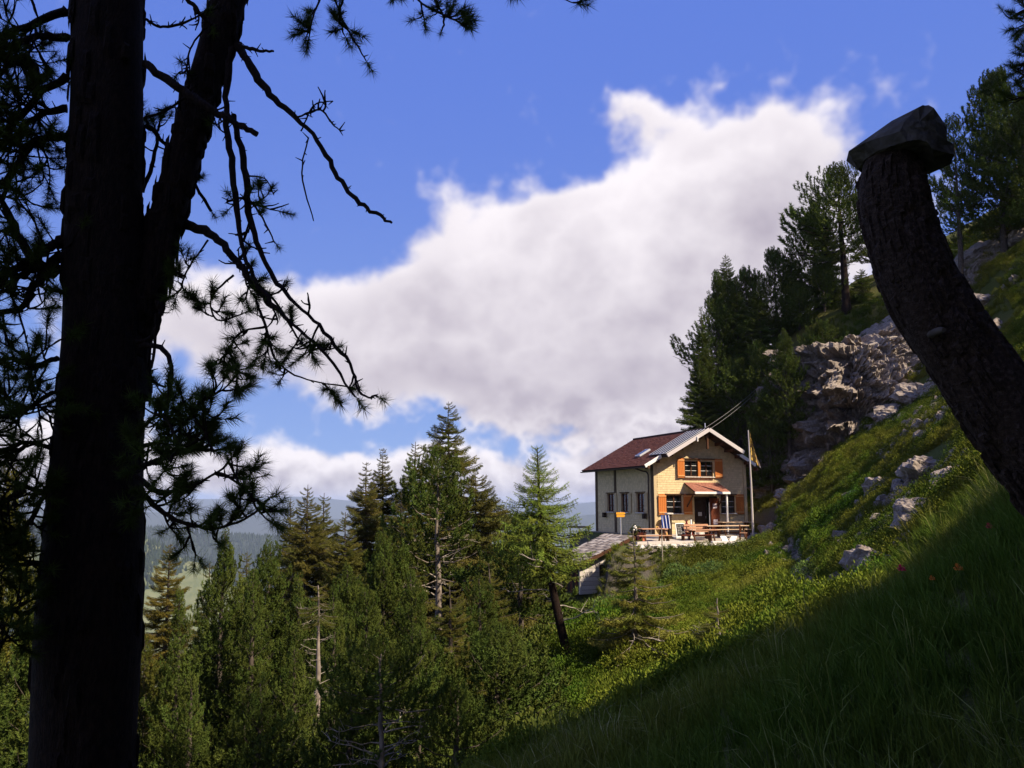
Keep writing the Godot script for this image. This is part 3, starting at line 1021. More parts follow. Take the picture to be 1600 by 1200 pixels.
	for v in [[10.5, -1.2, 11.0], [13.5, -3.0, 9.0], [10.8, -4.4, 4.5], [7.4, 1.6, 17.0], [10.4, 3.6, 19.0], [13.5, 1.5, 14.0], [16.5, 0.0, 13.0], [5.0, 7.0, 15.0], [10.0, 7.0, 16.0], [0.5, 8.0, 14.0], [-4.5, 8.0, 15.0], [17.0, 5.0, 14.0]]:
		conifer("stone_pine", "tall dense pine uphill of the grass slope", on_ground(v[0], v[1]), {kind = "pine", h = v[2], r = minf(3.0, v[2] * 0.45), tint = pd, lo = 0.12, rnd = 0.6, dens = 1.25, gap = 0.3 if k < 3 else 0.08, group = gu})
		k += 1

# ---------- rocks ----------
func rock_mesh(sd: int, sub: int, rough: float, flat: float) -> ArrayMesh:
	var nz := FastNoiseLite.new()
	nz.seed = sd
	nz.frequency = 0.9
	nz.fractal_octaves = 3
	var r := RandomNumberGenerator.new()
	r.seed = sd
	var planes: Array = []
	for i in 11:
		planes.append([rvec(r).normalized(), r.randf_range(0.5, 0.85)])
	var st := new_st()
	var f := func(v: Vector3) -> Vector3:
		var q := v.normalized()
		var d := 1.0
		for pl in planes:
			var c: float = q.dot(pl[0])
			if c > 0.01: d = minf(d, pl[1] / c)
		q *= d * (1.0 + rough * nz.get_noise_3dv(q * 2.0))
		return Vector3(q.x, q.y * flat, q.z)
	for ax in 3:
		for s in [-1, 1]:
			for i in sub:
				for j in sub:
					var c: Array = []
					for e in [[0, 0], [1, 0], [1, 1], [0, 1]]:
						var u: float = (i + e[0]) * 2.0 / sub - 1.0
						var v: float = (j + e[1]) * 2.0 / sub - 1.0
						var w := Vector3(s, u, v) if ax == 0 else Vector3(u, s, v) if ax == 1 else Vector3(u, v, s)
						c.append(f.call(w))
					tri(st, c[0], c[1], c[2])
					tri(st, c[0], c[2], c[3])
	return done(st)

var rocks: Array = []
var boulder_spots: Array = []
func build_rocks() -> void:
	for i in 5: rocks.append(rock_mesh(100 + i, 9, 0.35, 0.75))
	# the shadowed cliff: layered, broken rock standing just proud of the steep ground
	cliff_sheet("cliff", curve(cliff_line, 30), M.rock, 6, 1.0, func(c: Vector3, n: Vector3) -> Vector2:
		return Vector2(gy(c.x + n.x * 2.4, c.z + n.z * 2.4) - 1.0, gy(c.x - n.x * 2.2, c.z - n.z * 2.2) + 0.3), 1.0)
	# its pale end that turns towards the sun
	var but := [Vector3(19.8, 0, -62.5), Vector3(21.4, 0, -58.6), Vector3(23.6, 0, -56.4), Vector3(26.4, 0, -56.4), Vector3(29.4, 0, -57.6), Vector3(32.4, 0, -59.0)]
	cliff_sheet("sunlit_cliff", curve(but, 34), M.rock, 17, 1.3, func(c: Vector3, n: Vector3) -> Vector2:
		return Vector2(gy(c.x + n.x * 2.0, c.z + n.z * 2.0) - 1.2, minf(gy(c.x - n.x * 3.5, c.z - n.z * 3.5) + 0.8, 11.6)), 0.0)
	# rocks one can pick out
	var list := [
		["boulder", "jagged boulder at the bend of the path", 1376, 893, 16.5, 0.85], ["boulder", "small rock beside the jagged boulder by the path", 1425, 915, 16.0, 0.34],
		["boulder", "dark rock in the shade above the path", 1445, 850, 18.5, 0.75], ["boulder", "slanting dark outcrop high above the path", 1440, 720, 30, 1.25], ["boulder", "lower outcrop of bare rock above the path", 1500, 770, 22, 0.75],
		["boulder", "pale rock at the foot of the flagpole", 1212, 838, 49.5, 0.5], ["boulder", "pale stone block behind the flagpole", 1203, 812, 52, 1.0], ["boulder", "rough stone heap along the ledge behind the flagpole", 1230, 783, 53, 0.9],
		["boulder", "light stone on the ledge above the flagpole", 1250, 775, 53, 0.6], ["boulder", "flat grey slab in the slope below the cliff", 1375, 745, 36, 0.9], ["boulder", "bright rock in the turf under the cliff", 1330, 730, 42, 0.6],
		["boulder", "grey rock in the turf beside the bright one", 1345, 755, 38, 0.5], ["boulder", "broken slab high on the open slope", 1545, 470, 50, 1.3], ["boulder", "bleached rocks in the upper slope beside the stump", 1525, 420, 55, 1.2],
		["boulder", "rock jutting from the crest of the upper slope", 1590, 380, 58, 1.2], ["boulder", "upper pale block on top of the sunlit cliff", 1420, 570, 54, 1.3], ["boulder", "lower pale block on the sunlit cliff", 1390, 600, 54, 1.5],
		["boulder", "cracked block at the end of the sunlit cliff", 1450, 610, 52.5, 1.1], ["boulder", "rounded block at the foot of the sunlit cliff", 1400, 655, 53, 1.2]]
	var r := RandomNumberGenerator.new()
	r.seed = 12
	for a in list:
		var q := P(a[2], a[3], a[4])
		var big: float = a[5] * 0.95
		a[5] = big
		boulder_spots.append(Vector3(q.x, big * 0.95 + 0.25, q.z))
		var t := thing(a[0], a[1], "rock", on_ground(q.x, q.z, -big * 0.06), r.randf() * TAU)
		var m := part("stone", rocks[r.randi() % 5], M.rock, t, Vector3.ZERO, Vector3(r.randf_range(-0.3, 0.3), 0, r.randf_range(-0.3, 0.3)))
		m.scale = Vector3(a[5] * r.randf_range(0.9, 1.3), a[5], a[5] * r.randf_range(0.8, 1.1))
	# loose stones in the turf
	var sl: Array = []
	while sl.size() < 2200:
		var px := r.randf_range(1190, 1610)
		var d := r.randf_range(16, 62)
		var q := P(px, 700, d)
		var k := hn.get_noise_2d(q.x * 6.0 + 900.0, q.z * 6.0)
		if k < 0.10: continue
		if cabin_local(q.x, q.z).x < 9.2 and d > 45: continue
		var s := pow(r.randf(), 2.5) * 0.5 + 0.06
		sl.append(Transform3D(Basis.from_euler(rvec(r) * 3.0) * Basis.from_scale(Vector3(s * 1.3, s * 0.8, s)), on_ground(q.x, q.z, s * 0.1)))
	tag(multi("loose_stones", rock_mesh(140, 3, 0.3, 0.7), sl, [], M.rock, self), "pale loose stones strewn in the turf of the slope", "stones", "", "stuff")

# a sheet of broken rock along a line; the face looks to the left of the line's direction
func cliff_sheet(called: String, line: Array, m: Material, sd: int, amp: float, ends: Callable, cave_amp: float) -> void:
	var cn2 := FastNoiseLite.new()
	cn2.seed = sd
	cn2.frequency = 0.22
	cn2.fractal_octaves = 5
	cn2.fractal_type = FastNoiseLite.FRACTAL_RIDGED
	var cell := FastNoiseLite.new()
	cell.seed = sd + 1
	cell.noise_type = FastNoiseLite.TYPE_CELLULAR
	cell.cellular_jitter = 1.0
	cell.frequency = 0.6
	cell.cellular_return_type = FastNoiseLite.RETURN_CELL_VALUE
	var small := cell.duplicate()
	small.frequency = 1.5
	var n := line.size()
	var st := new_st()
	var nv := 64
	var rows: Array = []
	for i in n:
		var c: Vector3 = line[i]
		var tdir: Vector3 = line[mini(i + 1, n - 1)] - line[maxi(i - 1, 0)]
		var nrm := Vector3(tdir.z, 0, -tdir.x).normalized()
		if called == "sunlit_cliff": nrm = -nrm
		var lh: Vector2 = ends.call(c, nrm)
		var row: Array = []
		for v in nv:
			var t := float(v) / (nv - 1)
			var y := lerpf(lh.x, lh.y, minf(t * 1.12, 1.0))
			var p := Vector3(c.x, y, c.z) + nrm * (1.5 - 2.4 * t)
			# the top folds back into the turf
			if t > 0.89: p -= nrm * (t - 0.89) * 22.0; p.y += (t - 0.89) * 2.0
			var k := cn2.get_noise_3d(p.x, p.y * 0.8, p.z)
			var b := cell.get_noise_3d(p.x + p.y * 0.5, p.y * 1.3 - p.x * 0.4, p.z)
			var b2: float = small.get_noise_3d(p.x + p.y * 0.5, p.y * 1.3 - p.x * 0.4, p.z)
			# beds of unequal hardness stand out or fall back along the tilted layering
			var bed := (p.y * 0.92 + p.x * 0.22 - p.z * 0.12 + k * 0.35) / 0.62
			var hard := fposmod(sin(floor(bed) * 12.9898) * 43758.5453, 1.0) - 0.5
			p += nrm * (k * 0.35 + b * 0.85 + b2 * 0.4 + hard * 0.75) * amp * (1.0 - 0.7 * smoothstep(0.85, 0.95, t)) * clampf((lh.y - lh.x) / 6.0, 0.2, 1.3)
			if cave_amp > 0.0:
				# hollowed out below, overhanging above
				p -= nrm * cave_amp * 3.2 * exp(-pow((float(i) / n - 0.45) / 0.22, 2.0)) * smoothstep(0.8, 0.3, t)
			p.y += (k * 0.3 + b2 * 0.15) if t < 0.85 else (k * 0.2 + b * 0.3 + b2 * 0.15) * amp
			row.append(p)
		rows.append(row)
	for i in n - 1:
		for v in nv - 1:
			tri(st, rows[i][v], rows[i + 1][v], rows[i + 1][v + 1])
			tri(st, rows[i][v], rows[i + 1][v + 1], rows[i][v + 1])
	part(called, done(st), m, self).set_meta("kind", "structure")

# ---------- ground cover ----------
func blade(st: SurfaceTool, a: Vector3, h: float, lean: Vector3, w: float) -> void:
	var s := Vector3(-lean.z, 0, lean.x).normalized() * (w * 0.5)
	if lean.length() < 0.01: s = Vector3(w * 0.5, 0, 0)
	var m := a + Vector3(0, h * 0.6, 0) + lean * h * 0.3
	var e := a + Vector3(0, h * (1.0 - lean.length() * 0.35), 0) + lean * h
	quad(st, a - s, m - s * 0.8, m + s * 0.8, a + s)
	tri(st, m - s * 0.8, e, m + s * 0.8)

func grass_tuft(sd: int, n: int, spread: float, w: float) -> ArrayMesh:
	var r := RandomNumberGenerator.new()
	r.seed = sd
	var st := new_st()
	for i in n:
		var a := r.randf() * TAU
		var q := Vector3(cos(a), 0, sin(a))
		blade(st, q * spread * r.randf(), r.randf_range(0.45, 1.1), q * r.randf_range(0.1, 0.75) + rvec(r) * 0.15 * Vector3(1, 0, 1), w * r.randf_range(0.6, 1.2))
	return done(st)

func leaf(st: SurfaceTool, a: Vector3, d: Vector3, w: float, r: RandomNumberGenerator) -> void:
	var s := d.cross(rvec(r)).normalized() * (w * 0.5)
	var m := a + d * 0.5
	tri(st, a, m - s, a + d)
	tri(st, a, a + d, m + s)

func shrub_mesh(sd: int, n: int, ll: float) -> ArrayMesh:
	var r := RandomNumberGenerator.new()
	r.seed = sd
	var st := new_st()
	for i in n:
		var q := rvec(r)
		while q.length() > 1.0: q = rvec(r)
		q = q.normalized() * pow(q.length(), 0.4)
		q.y = absf(q.y) * 0.85
		q *= 0.85 + 0.5 * hn.get_noise_3d(q.x * 60.0, q.y * 60.0, q.z * 60.0 + sd)
		leaf(st, q, (q.normalized() * 0.6 + rvec(r) * 0.8 + Vector3(0, 0.4, 0)).normalized() * ll * r.randf_range(0.6, 1.2), ll * 0.45, r)
	return done(st)

func scatter(called: String, label: String, cat: String, mesh: Mesh, m: Material, count: int, sd: int, where: Callable, tints: Array, s0: float, s1: float, tilt := 0.2) -> void:
	var r := RandomNumberGenerator.new()
	r.seed = sd
	var list: Array = []
	var cols: Array = []
	var tries := 0
	while list.size() < count and tries < count * 12:
		tries += 1
		var q: Vector2 = where.call(r)
		if q.x > 900.0: continue
		var n := g_normal(q.x, q.y)
		var up := Vector3.UP.lerp(n, 0.5).normalized()
		var s := r.randf_range(s0, s1)
		var b := Basis(Quaternion(Vector3.UP, (up + rvec(r) * tilt * 0.5).normalized())) * Basis(Vector3.UP, r.randf() * TAU) * Basis.from_scale(Vector3(s, s * r.randf_range(0.75, 1.25), s))
		list.append(Transform3D(b, on_ground(q.x, q.y, 0.02)))
		var k := clampf(0.5 + hn.get_noise_2d(q.x * 7.0, q.y * 7.0 + 500.0) * 1.3 + r.randf_range(-0.25, 0.25), 0.0, 1.0)
		var c: Color = tints[0].lerp(tints[1], k)
		var v := r.randf_range(0.75, 1.25)
		cols.append(Color(c.r * v, c.g * v, c.b * v))
	tag(multi(called, mesh, list, cols, m, self), label, cat, "", "stuff")

const NO := Vector2(999, 999)

func off_limits(x: float, z: float) -> bool:
	var l := cabin_local(x, z)
	var lx := l.x + 0.75 * clampf(l.y, 0.0, 6.4)
	if lx > -1.1 and lx < 8.2 and l.y > -9 and l.y < 6.5: return true
	return absf(l.x + 5.8) < 1.9 and absf(l.y - 3.5) < 1.8

func build_plants() -> void:
	var near := func(r: RandomNumberGenerator) -> Vector2:
		var d := 1.6 + pow(r.randf(), 0.8) * 13.0
		var x := d * r.randf_range(-0.12, 0.80)
		if d > 10.5 and x < d * 0.2: return NO
		return Vector2(x, -d)
	scatter("meadow_grass", "long meadow grass on the slope by the path", "grass", grass_tuft(1, 26, 0.16, 0.018), M.grass, 9000, 1, near, [Color(0.07, 0.115, 0.016), Color(0.125, 0.135, 0.024)], 0.16, 0.40)
	scatter("tall_grass", "thin tall bent grass stalks on the slope by the path", "grass", grass_tuft(2, 7, 0.12, 0.012), M.grass, 420, 2, near, [Color(0.15, 0.18, 0.04), Color(0.30, 0.27, 0.12)], 0.32, 0.70, 0.5)
	var bank := func(r: RandomNumberGenerator) -> Vector2:
		var d := r.randf_range(11.0, 50.0)
		var x := d * r.randf_range(-0.02, 0.44)
		if off_limits(x, -d) or (path_dist(x, -d) < 0.45 and r.randf() < 0.9): return NO
		return Vector2(x, -d)
	scatter("bank_grass", "sunlit grass and herbs on the bank below the hut", "grass", grass_tuft(3, 30, 0.30, 0.035), M.grass, 19000, 3, bank, [Color(0.075, 0.12, 0.016), Color(0.135, 0.145, 0.024)], 0.22, 0.5)
	var bushy := func(r: RandomNumberGenerator) -> Vector2:
		var q: Vector2 = bank.call(r)
		if q.x > 900.0 or hn.get_noise_2d(q.x * 4.0 + 40.0, q.y * 4.0) < -0.05: return NO
		return q
	scatter("bank_herbs", "leafy herbs and dwarf shrubs on the bank", "shrubs", shrub_mesh(1, 800, 0.10), M.leaves, 2600, 4, bushy, [Color(0.045, 0.095, 0.012), Color(0.12, 0.14, 0.018)], 0.28, 0.62)
	var bushes := func(r: RandomNumberGenerator) -> Vector2:
		var d := r.randf_range(17.0, 43.0)
		var x := d * r.randf_range(0.06, 0.40)
		if off_limits(x, -d) or path_dist(x, -d) < 0.9 or hn.get_noise_2d(x * 9.0, -d * 9.0 + 77.0) < 0.02: return NO
		return Vector2(x, -d)
	scatter("bank_bushes", "rough bushes growing over the bank below the hut", "shrubs", shrub_mesh(6, 1500, 0.09), M.leaves, 230, 9, bushes, [Color(0.045, 0.095, 0.012), Color(0.12, 0.14, 0.018)], 0.5, 1.05)
	var slope := func(r: RandomNumberGenerator) -> Vector2:
		var d := r.randf_range(15.0, 66.0)
		var x := d * r.randf_range(0.28, 0.72)
		if off_limits(x, -d) or path_dist(x, -d) < 0.45: return NO
		var n := g_normal(x, -d)
		if n.y < 0.60: return NO
		for b in boulder_spots:
			if Vector2(x - b.x, -d - b.z).length() < b.y: return NO
		return Vector2(x, -d)
	scatter("slope_turf", "short turf on the steep slope under the cliff", "grass", grass_tuft(4, 30, 0.35, 0.045), M.grass, 17000, 5, slope, [Color(0.085, 0.115, 0.016), Color(0.16, 0.15, 0.03)], 0.22, 0.46)
	scatter("slope_shrubs", "cushions of dwarf shrub on the steep slope", "shrubs", shrub_mesh(2, 700, 0.10), M.leaves, 3600, 6, slope, [Color(0.045, 0.075, 0.012), Color(0.13, 0.135, 0.02)], 0.2, 0.66)
	var valley := func(r: RandomNumberGenerator) -> Vector2:
		var d := r.randf_range(15.0, 60.0)
		var x := d * r.randf_range(-0.66, 0.05)
		if off_limits(x, -d): return NO
		return Vector2(x, -d)
	scatter("wood_undergrowth", "undergrowth on the wooded slope", "shrubs", shrub_mesh(3, 420, 0.15), M.leaves, 3200, 7, valley, [Color(0.04, 0.06, 0.014), Color(0.09, 0.10, 0.02)], 0.4, 1.0)
	var foot := func(r: RandomNumberGenerator) -> Vector2:
		var z := r.randf_range(3.0, 9.5)
		var p := cabin_world(Vector3(r.randf_range(-8.0, 4.5), 0, z))
		var q := cabin_local(p.x, p.z)
		if off_limits(p.x, p.z) or (q.x < -3.8 and q.y < 8.5): return NO
		return Vector2(p.x, p.z)
	scatter("terrace_herbs", "herbs and ferns growing at the foot of the terrace wall", "shrubs", shrub_mesh(4, 420, 0.15), M.leaves, 420, 8, foot, [Color(0.05, 0.085, 0.016), Color(0.12, 0.135, 0.024)], 0.25, 0.55)
	# single shrubs
	var r := RandomNumberGenerator.new()
	r.seed = 5
	for a in [["round dwarf pine bush at the foot of the cliff", 1235, 765, 54.5, 1.0, Color(0.07, 0.085, 0.016)], ["bright leafy shrub below the boulder path", 1265, 855, 30, 0.75, Color(0.09, 0.15, 0.025)],
			["leafy green shrub under the terrace edge", 1062, 895, 43.5, 1.1, Color(0.05, 0.09, 0.016)], ["deep green shrub against the terrace wall beside the leafy one", 1108, 900, 42.5, 1.1, Color(0.05, 0.09, 0.016)], ["dark low shrub between the terrace and the young spruce", 1035, 920, 40, 1.0, Color(0.05, 0.09, 0.016)],
			["light green shrub in front of the shed", 935, 935, 41, 1.3, Color(0.08, 0.13, 0.022)], ["yellowish shrub on the bank near the half dead spruce", 1080, 1010, 23, 0.7, Color(0.15, 0.14, 0.02)]]:
		var q := P(a[1], a[2], a[3])
		var t := thing("shrub", a[0], "shrub", on_ground(q.x, q.z, 0.05), r.randf() * TAU)
		var f := part("foliage", shrub_mesh(40 + int(a[1]), 1100, 0.13), leaf_mat(a[5]), t)
		f.scale = Vector3.ONE * a[4]
	# flowers in the grass
	var fm := new_st()
	var fr := RandomNumberGenerator.new()
	fr.seed = 3
	for i in 26: leaf(fm, rvec(fr) * 0.35, rvec(fr).normalized() * 0.7, 0.5, fr)
	var flower := done(fm)
	var stalk := new_st()
	tube(stalk, [Vector3(0, 0, 0), Vector3(0.01, 0.1, 0), Vector3(0.0, 0.26, 0.01)], [0.006, 0.005, 0.004], 5)
	var stalk_mesh := done(stalk)
	for a in [["crimson alpine rose blossom above the path rocks", 1409, 888, 8.5, "red", 0.05], ["red blossom in the shade below the stump", 1547, 822, 8.0, "red", 0.042], ["orange flower head in the shaded grass", 1500, 912, 7.0, "orange", 0.045], ["smaller orange flower beside the orange head", 1457, 905, 7.2, "orange", 0.03]]:
		var q := P(a[1], a[2], a[3])
		var t := thing("flower", a[0], "flower", on_ground(q.x, q.z))
		var hgt := maxf(0.2, q.y - t.position.y)
		var s := part("stalk", stalk_mesh, M.grass_plain, t)
		s.scale = Vector3(1, hgt / 0.26, 1)
		var b := part("blossom", flower, M.blossom_red if a[4] == "red" else M.blossom_orange, t, Vector3(0, hgt, 0))
		b.scale = Vector3.ONE * a[5]

func leaf_mat(c: Color) -> StandardMaterial3D:
	var m := mat(c.r, c.g, c.b, 0.7)
	m.backlight_enabled = true
	m.backlight = Color(0.35, 0.4, 0.2)
	return m

# ---------- the hut ----------
const HW := 7.0
const HL := 8.5
const RIDGE_Y := 6.72
const SLOPE := 0.55

# a wall panel in the xy plane with real openings; holes are [x0, y0, x1, y1]
func holed_wall(w: float, h: float, holes: Array, thick: float, y0 := 0.0) -> ArrayMesh:
	var st := new_st()
	var xs: Array = [0.0, w]
	var ys: Array = [y0, h]
	for o in holes:
		xs.append_array([o[0], o[2]])
		ys.append_array([o[1], o[3]])
	xs.sort()
	ys.sort()
	for i in xs.size() - 1:
		for j in ys.size() - 1:
			var cx: float = (xs[i] + xs[i + 1]) * 0.5
			var cy: float = (ys[j] + ys[j + 1]) * 0.5
			if xs[i + 1] - xs[i] < 0.001 or ys[j + 1] - ys[j] < 0.001: continue
			var open := false
			for o in holes:
				if cx > o[0] and cx < o[2] and cy > o[1] and cy < o[3]: open = true
			if open: continue
			for z in [0.0, -thick]:
				quad(st, Vector3(xs[i], ys[j], z), Vector3(xs[i], ys[j + 1], z), Vector3(xs[i + 1], ys[j + 1], z), Vector3(xs[i + 1], ys[j], z))
	for o in holes:
		for e in [[o[0], o[1], o[2], o[1]], [o[2], o[1], o[2], o[3]], [o[2], o[3], o[0], o[3]], [o[0], o[3], o[0], o[1]]]:
			quad(st, Vector3(e[0], e[1], 0), Vector3(e[2], e[3], 0), Vector3(e[2], e[3], -thick), Vector3(e[0], e[1], -thick))
	quad(st, Vector3(0, y0, 0), Vector3(0, h, 0), Vector3(0, h, -thick), Vector3(0, y0, -thick))
	quad(st, Vector3(w, y0, 0), Vector3(w, h, 0), Vector3(w, h, -thick), Vector3(w, y0, -thick))
	return done(st)

# a casement window with panes and glazing bars, standing in the xy plane
func window(parent: Node, at: Vector3, w: float, h: float, turn: float, sashes: int, frame_m: Material, bar_m: Material = null) -> void:
	if bar_m == null: bar_m = M.white_paint
	var fr := new_st()
	var t := 0.06
	bx(fr, Vector3(0, h * 0.5 - t * 0.5, -0.06), Vector3(w, t, 0.07))
	bx(fr, Vector3(0, -h * 0.5 + t * 0.5, -0.06), Vector3(w, t, 0.07))
	for s in [-1, 1]: bx(fr, Vector3(s * (w * 0.5 - t * 0.5), 0, -0.06), Vector3(t, h - t * 2.0, 0.07))
	var f := part("window", done(fr), frame_m, parent, at, Vector3(0, turn, 0))
	var sw := (w - t * 2.0) / sashes
	for k in sashes:
		var cx := -w * 0.5 + t + sw * (k + 0.5)
		box_part("pane", Vector3(cx, 0, -0.07), Vector3(sw - 0.01, h - t * 2.0, 0.008), M.glass, f)
		if k > 0: box_part("mullion", Vector3(cx - sw * 0.5, 0, -0.05), Vector3(0.09, h - t * 2.0, 0.06), frame_m, f)
		for v in [-1, 1]: box_part("glazing_bar", Vector3(cx, v * h * 0.15, -0.052), Vector3(sw - 0.02, 0.024, 0.018), bar_m, f)
	# an outer sill and a drip board over it
	box_part("sill", Vector3(0, -h * 0.5 - 0.03, 0.07), Vector3(w + 0.12, 0.06, 0.18), M.white_stone, f)
	box_part("drip_board", Vector3(0, h * 0.5 + 0.06, 0.06), Vector3(w + 0.2, 0.06, 0.16), M.brown_wood, f)

func shutter(parent: Node, at: Vector3, w: float, h: float, turn: float, m: Material, bat: Material) -> void:
	var nb := 4
	var s := Node3D.new()
	s.name = "shutter"
	parent.add_child(s, true)
	s.position = at
	s.rotation.y = turn
	for k in nb:
		box_part("board", Vector3((k - (nb - 1) * 0.5) * w / nb, 0, 0), Vector3(w / nb - 0.008, h, 0.03), m, s)
	for y in [-0.40, 0.40]: box_part("batten", Vector3(0, y * h, 0.03), Vector3(w - 0.02, 0.09, 0.03), bat, s)

# rows of small tiles laid on a slope: origin at the lower edge, u along it, v up the slope
func tile_rows(o: Vector3, u: Vector3, v: Vector3, nrm: Vector3, wid: float, len: float, row: float, tw: float, sd: int, th := 0.03) -> ArrayMesh:
	var r := RandomNumberGenerator.new()
	r.seed = sd
	var st := new_st()
	var rows := int(ceil(len / row))
	for j in rows:
		var x := -r.randf() * tw * 0.5
		while x < wid - 0.02:
			var a := maxf(x, 0.0)
			var b := minf(x + tw * r.randf_range(0.85, 1.15), wid)
			x = b + 0.006
			if b - a < 0.03: continue
			var y0 := j * row - r.randf() * 0.02
			var y1 := minf(y0 + row * 1.35, len)
			var lift := th * r.randf_range(0.8, 1.6)
			var p := [o + u * a + v * y0, o + u * b + v * y0, o + u * b + v * y1, o + u * a + v * y1]
			quad(st, p[0] + nrm * lift, p[1] + nrm * lift, p[2] + nrm * 0.006, p[3] + nrm * 0.006)
			quad(st, p[0], p[1], p[1] + nrm * lift, p[0] + nrm * lift)
			quad(st, p[0], p[0] + nrm * lift, p[3] + nrm * 0.006, p[3])
			quad(st, p[1], p[1] + nrm * lift, p[2] + nrm * 0.006, p[2])
	return done(st)

func slab(a: Vector3, b: Vector3, c: Vector3, d: Vector3, down: Vector3) -> ArrayMesh:
	var st := new_st()
	quad(st, a, b, c, d)
	quad(st, a + down, b + down, c + down, d + down)
	for e in [[a, b], [b, c], [c, d], [d, a]]: quad(st, e[0], e[1], e[1] + down, e[0] + down)
	return done(st)

func build_cabin() -> void:
	var turn := deg_to_rad(CABIN_TURN)
	var t := thing("mountain_hut", "cream mountain hut with brown tiled roof and orange shutters", "hut", cab, turn)
	var eave := RIDGE_Y - 0.14 - SLOPE * HW * 0.5
	# walls
	part("front_wall", holed_wall(HW, eave, [[2.3, 3.66, 3.3, 4.76], [3.45, 3.66, 4.45, 4.76], [0.87, 1.3, 2.02, 2.46], [2.95, 0.02, 4.72, 2.38], [4.98, 1.3, 6.05, 2.46]], 0.28, -0.1), M.cladding, t)
	var g := new_st()
	for z in [-0.004, -0.28]: tri(g, Vector3(0, eave, z), Vector3(HW * 0.5, RIDGE_Y - 0.14, z), Vector3(HW, eave, z))
	quad(g, Vector3(0, eave, 0), Vector3(0, eave, -0.28), Vector3(HW, eave, -0.28), Vector3(HW, eave, 0))
	part("gable", done(g), M.cladding, t)
	part("gable", done_gable(eave), M.cladding, t, Vector3(0, 0, -HL + 0.28))
	var sw := part("side_wall", holed_wall(HL, eave, [[2.0, 1.35, 3.0, 2.6], [4.1, 1.35, 5.1, 2.6], [6.3, 1.35, 7.3, 2.6]], 0.28, -0.1), M.cladding, t, Vector3(0, 0, -HL), Vector3(0, -PI / 2, 0))
	part("side_wall", holed_wall(HL, eave, [], 0.28, -0.1), M.cladding, t, Vector3(HW - 0.28, 0, -HL), Vector3(0, -PI / 2, 0))
	part("back_wall", holed_wall(HW, eave, [], 0.28, -0.1), M.cladding, t, Vector3(0, 0, -HL + 0.28))
	box_part("floor", Vector3(HW * 0.5, 0.0, -HL * 0.5), Vector3(HW - 0.6, 0.1, HL - 0.6), M.dark_wood, t)
	box_part("upper_floor", Vector3(HW * 0.5, 2.9, -HL * 0.5), Vector3(HW - 0.6, 0.2, HL - 0.6), M.dark_wood, t)
	part("foundation", slab(Vector3(-0.06, -0.08, 0.05), Vector3(HW + 0.05, -0.08, 0.05), Vector3(HW + 0.05, -0.08, -HL - 0.05), Vector3(-0.06, -0.08, -HL - 0.05), Vector3(0, -4.5, 0)), M.rock_dark, t)
	# corner boards and downpipes
	box_part("corner_board", Vector3(0.09, eave * 0.5 - 0.06, 0.02), Vector3(0.22, eave, 0.05), M.pale_board, t)
	box_part("corner_board", Vector3(HW - 0.11, eave * 0.5 - 0.06, 0.02), Vector3(0.22, eave, 0.05), M.pale_board, t)
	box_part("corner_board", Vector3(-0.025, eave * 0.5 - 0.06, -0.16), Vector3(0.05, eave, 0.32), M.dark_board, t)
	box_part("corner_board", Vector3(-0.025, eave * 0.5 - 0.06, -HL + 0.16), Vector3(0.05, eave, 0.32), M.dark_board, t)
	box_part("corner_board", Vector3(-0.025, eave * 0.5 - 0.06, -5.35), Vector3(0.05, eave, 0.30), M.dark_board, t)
	var dp := new_st()
	tube(dp, curve([Vector3(-0.68, eave - 0.42, -1.4), Vector3(-0.3, eave - 0.62, -1.0), Vector3(-0.09, eave - 0.8, -0.62), Vector3(-0.09, eave - 1.6, -0.55), Vector3(-0.09, 0.1, -0.55)], 5), repeat_val(0.045, 21), 8)
	part("downpipe", done(dp), M.copper, t)
	# windows and shutters of the front
	window(t, Vector3(2.8, 4.21, 0), 1.0, 1.1, 0, 2, M.brown_wood)
	window(t, Vector3(3.95, 4.21, 0), 1.0, 1.1, 0, 2, M.brown_wood)
	box_part("window_post", Vector3(3.375, 4.21, 0.03), Vector3(0.2, 1.14, 0.07), M.orange_wood, t)
	window(t, Vector3(1.445, 1.88, 0), 1.15, 1.16, 0, 2, M.brown_wood)
	window(t, Vector3(5.515, 1.88, 0), 1.07, 1.16, 0, 2, M.brown_wood)
	shutter(t, Vector3(1.97, 4.21, 0.10), 0.56, 1.26, 0.12, M.orange_wood, M.orange_pale)
	shutter(t, Vector3(4.84, 4.21, 0.10), 0.56, 1.26, -0.12, M.orange_wood, M.orange_pale)
	shutter(t, Vector3(0.53, 1.88, 0.10), 0.60, 1.30, 0.10, M.orange_wood, M.orange_pale)
	shutter(t, Vector3(2.42, 1.88, 0.08), 0.66, 1.30, 0.0, M.orange_wood, M.orange_pale)
	shutter(t, Vector3(6.40, 1.88, 0.08), 0.62, 1.30, 0.0, M.orange_wood, M.orange_pale)
	# side windows, reddish brown inner frames, cream shutters
	for z in [-6.0, -3.9, -1.7]:
		window(t, Vector3(0, 1.975, z), 1.0, 1.25, -PI / 2, 2, M.red_brown, M.red_brown)
		shutter(t, Vector3(-0.05, 1.975, z + 0.72), 0.40, 1.35, -PI / 2, M.pale_board, M.pale_board)
		shutter(t, Vector3(-0.05, 1.975, z - 0.72), 0.40, 1.35, -PI / 2, M.pale_board, M.pale_board)
	for z in [-6.8, -1.0]: box_part("flower_box", Vector3(-0.18, 1.12, z), Vector3(0.22, 0.34, 0.26), M.dark_wood, t)
	# the doorway: one leaf shut in shade, the other open with notices on it
	var df := new_st()
	bx(df, Vector3(3.0, 1.2, -0.1), Vector3(0.1, 2.38, 0.14))
